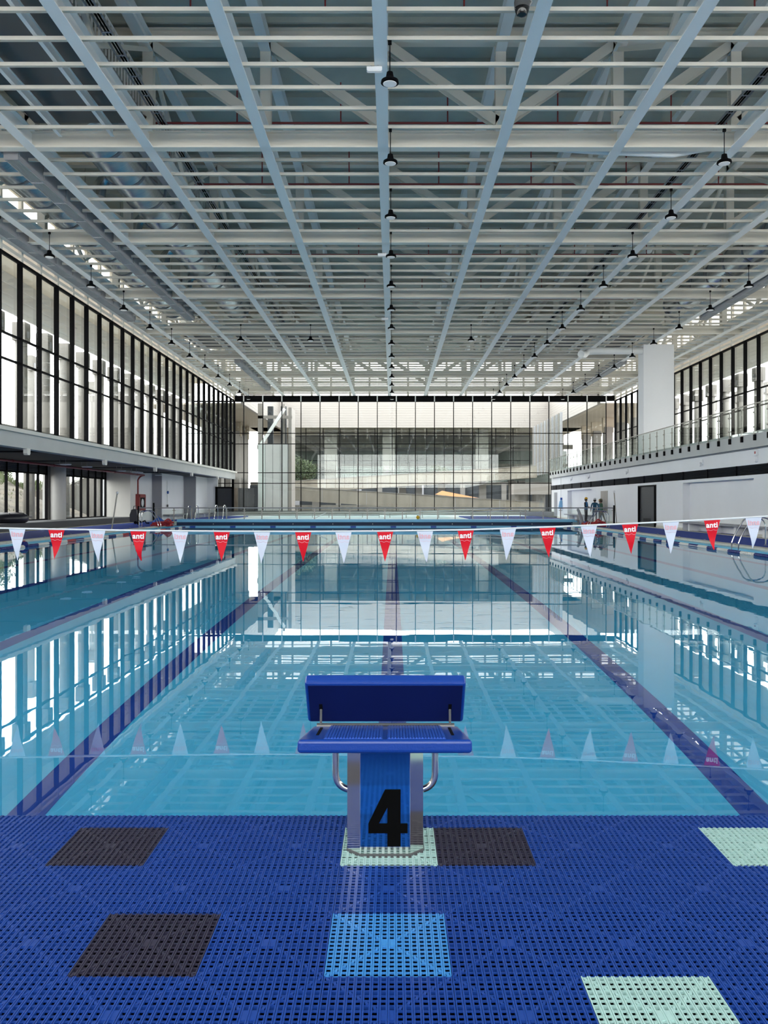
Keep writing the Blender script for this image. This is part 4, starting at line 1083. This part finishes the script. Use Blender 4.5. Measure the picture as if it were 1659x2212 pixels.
# right wing glazing fins
for i in range(16):
    y = 88+1.15*i
    mk('wing_fin', B(17.5, 17.75, y-.05, y+.05, 4.8, 10.95), 'xboard' if i % 2 else 'midgrey', fa)
    mk('wing_pane', B(17.62, 17.65, y+.08, y+1.07, 4.8, 10.95), 'farglass', fa)
# ramps
def ramp(name, label, xa, za, xb, zb, y, th, dep, m='xramp'):
    mb = MB().prism([(xa, za), (xb, zb), (xb, zb-th), (xa, za-th)], y, y+.25, 'y')
    r = mk(name, mb, m, kind='structure', label=label, category='ramp')
    mk('ramp_slab', MB().prism([(xa, za-th+.35), (xb, zb-th+.35), (xb, zb-th), (xa, za-th)], y+.25, y+dep, 'y'), m, r)
    mk('ramp_coping', MB().prism([(xa, za+.07), (xb, zb+.07), (xb, zb), (xa, za)], y-.05, y+.3, 'y'), 'xpale', r)
    n = 6
    for i in range(1, n): 
        x = xa+(xb-xa)*i/n; z = za+(zb-za)*i/n
        mk('ramp_joint', B(x-.02, x+.02, y-.006, y, z-th, z), 'midgrey', r)
    return r
def wx(px, Y): return (px-VX)/F*Y
def wz(py, Y): return CZ-(py-VY)/F*Y
Y1, Y2 = 96.0, 90.0
ramp('upper_ramp', 'upper concrete ramp rising across the courtyard', wx(610, Y1), wz(1041, Y1), wx(1160, Y1), wz(1006, Y1), Y1, 1.35, 3.0)
ramp('lower_ramp', 'lower concrete ramp descending across the courtyard', wx(600, Y2), wz(1050, Y2), wx(1175, Y2), wz(1086, Y2), Y2, 1.45, 3.0)
for px in (955, 1045, 1110, 905, 680, 1130, 870):
    mk('ramp_column', B(wx(px, Y1)-.4, wx(px, Y1)+.4, Y1+1, Y1+1.8, -.05, wz(1030, Y1)-.4), 'xpale', cb)
mk('low_wall', B(-13, 17, YC-1.5, YC-1, 0, 1.2), 'xconc', cb)
mk('undercroft_painted_shade', B(-18, 24, YC+.2, YC+.5, 0, 3.7), 'ceilblack', cb)  # black sheet stands in for the shade of the void behind the columns
for i in range(12): mk('undercroft_column', B(-12+2.6*i-.3, -12+2.6*i+.3, YC-.4, YC+.1, 0, 3.9), 'xpale' if i % 3 else 'midgrey', cb)
mk('white_stair_block', MB().box(wx(1110, 92), wx(1190, 92), 92, 95, wz(1068, 92), wz(1045, 92)), 'xboard', cb)
for px in (1128, 1165): mk('stair_column', MB().lathe([(.75, 0), (.75, 3.2)], (wx(px, 93), 93.5, 0), 18), 'xpale', cb)
mk('painted_sunlight_strip', MB().prism([(wx(940, 94), wz(1068, 94)), (wx(955, 94), wz(1060, 94)), (wx(1035, 94), wz(1076, 94)), (wx(1035, 94), wz(1079, 94))], 94, 94.15, 'y'), 'orange', cb)  # orange strip shaped and coloured as sunlight falling on the ramp
tree((wx(655, 98), 98, 2.6), 2.0, 3.0, 'round green tree behind the upper ramp beside the white shaft', 3, 2200)
tree((wx(952, 99), 99, 3.6), 1.2, 1.6, 'dull shrub behind the middle of the upper ramp', 4, 700, 'shrub')
# lift shaft block and steel frame just outside the glass
sh = setting('lift_shaft', 'pale grey lift shaft block with an open white steel frame outside the far glass')
xa_, xb_ = wx(557, 84), wx(630, 84)
mk('shaft_wall', B(xa_, xb_-.35, 84, 87, 0, wz(958, 84)), 'midgrey', sh)
mk('shaft_wall', B(xb_-.32, xb_, 83.95, 87, 0, 11.0), 'xboard', sh)
for i in range(4): mk('shaft_panel', B(xa_+.02+i*.75, xa_+.72+i*.75, 83.96, 84.0, .2, wz(958, 84)-.1), mat('pale_grey_panel', (.60, .64, .62), .4) if i == 0 else 'fascia', sh)
mk('frame_post', B(xa_, xa_+.45, 84, 84.4, 6, 11.4), 'xboard', sh)
mk('frame_post', B(xb_-.95, xb_-.75, 84.5, 84.9, 6, 11.4), 'xboard', sh)
mk('frame_beam', B(xa_, xb_, 84.0, 84.3, 9.9, 10.2), 'xboard', sh)
mk('frame_brace', MB().bar((xa_+.3, 84.1, 7.3), (xb_-.7, 84.1, 10.9), .25, .3), 'steel', sh)
mk('dark_post', MB().box(xa_+.6, xa_+1.15, 86.5, 87, 6.5, 11.4).box(xa_+1.95, xa_+2.5, 86.5, 87, 6.5, 11.4), 'ceilblack', sh)
# timber fence at the left
fn = thing('timber_fence', 'weathered timber board fence outside the far left door', 'fence', (-16.6, 83.5, 0))
bmw = MB().box(0, .30, -.02, .02, 0, 2.95).mesh('fence_board', 'fence'); bmg = MB().box(0, .30, -.02, .02, 0, 2.95).mesh('fence_board', 'darkgrey')
for i in range(14): link('fence_board', bmw if i in (7, 8) else bmg, fn, (.32*i-1.6, .02*(i % 2), 0))
mk('fence_rail', MB().box(-1.6, 2.9, .03, .1, .5, .6).box(-1.6, 2.9, .03, .1, 2.2, 2.3), 'fence', fn)
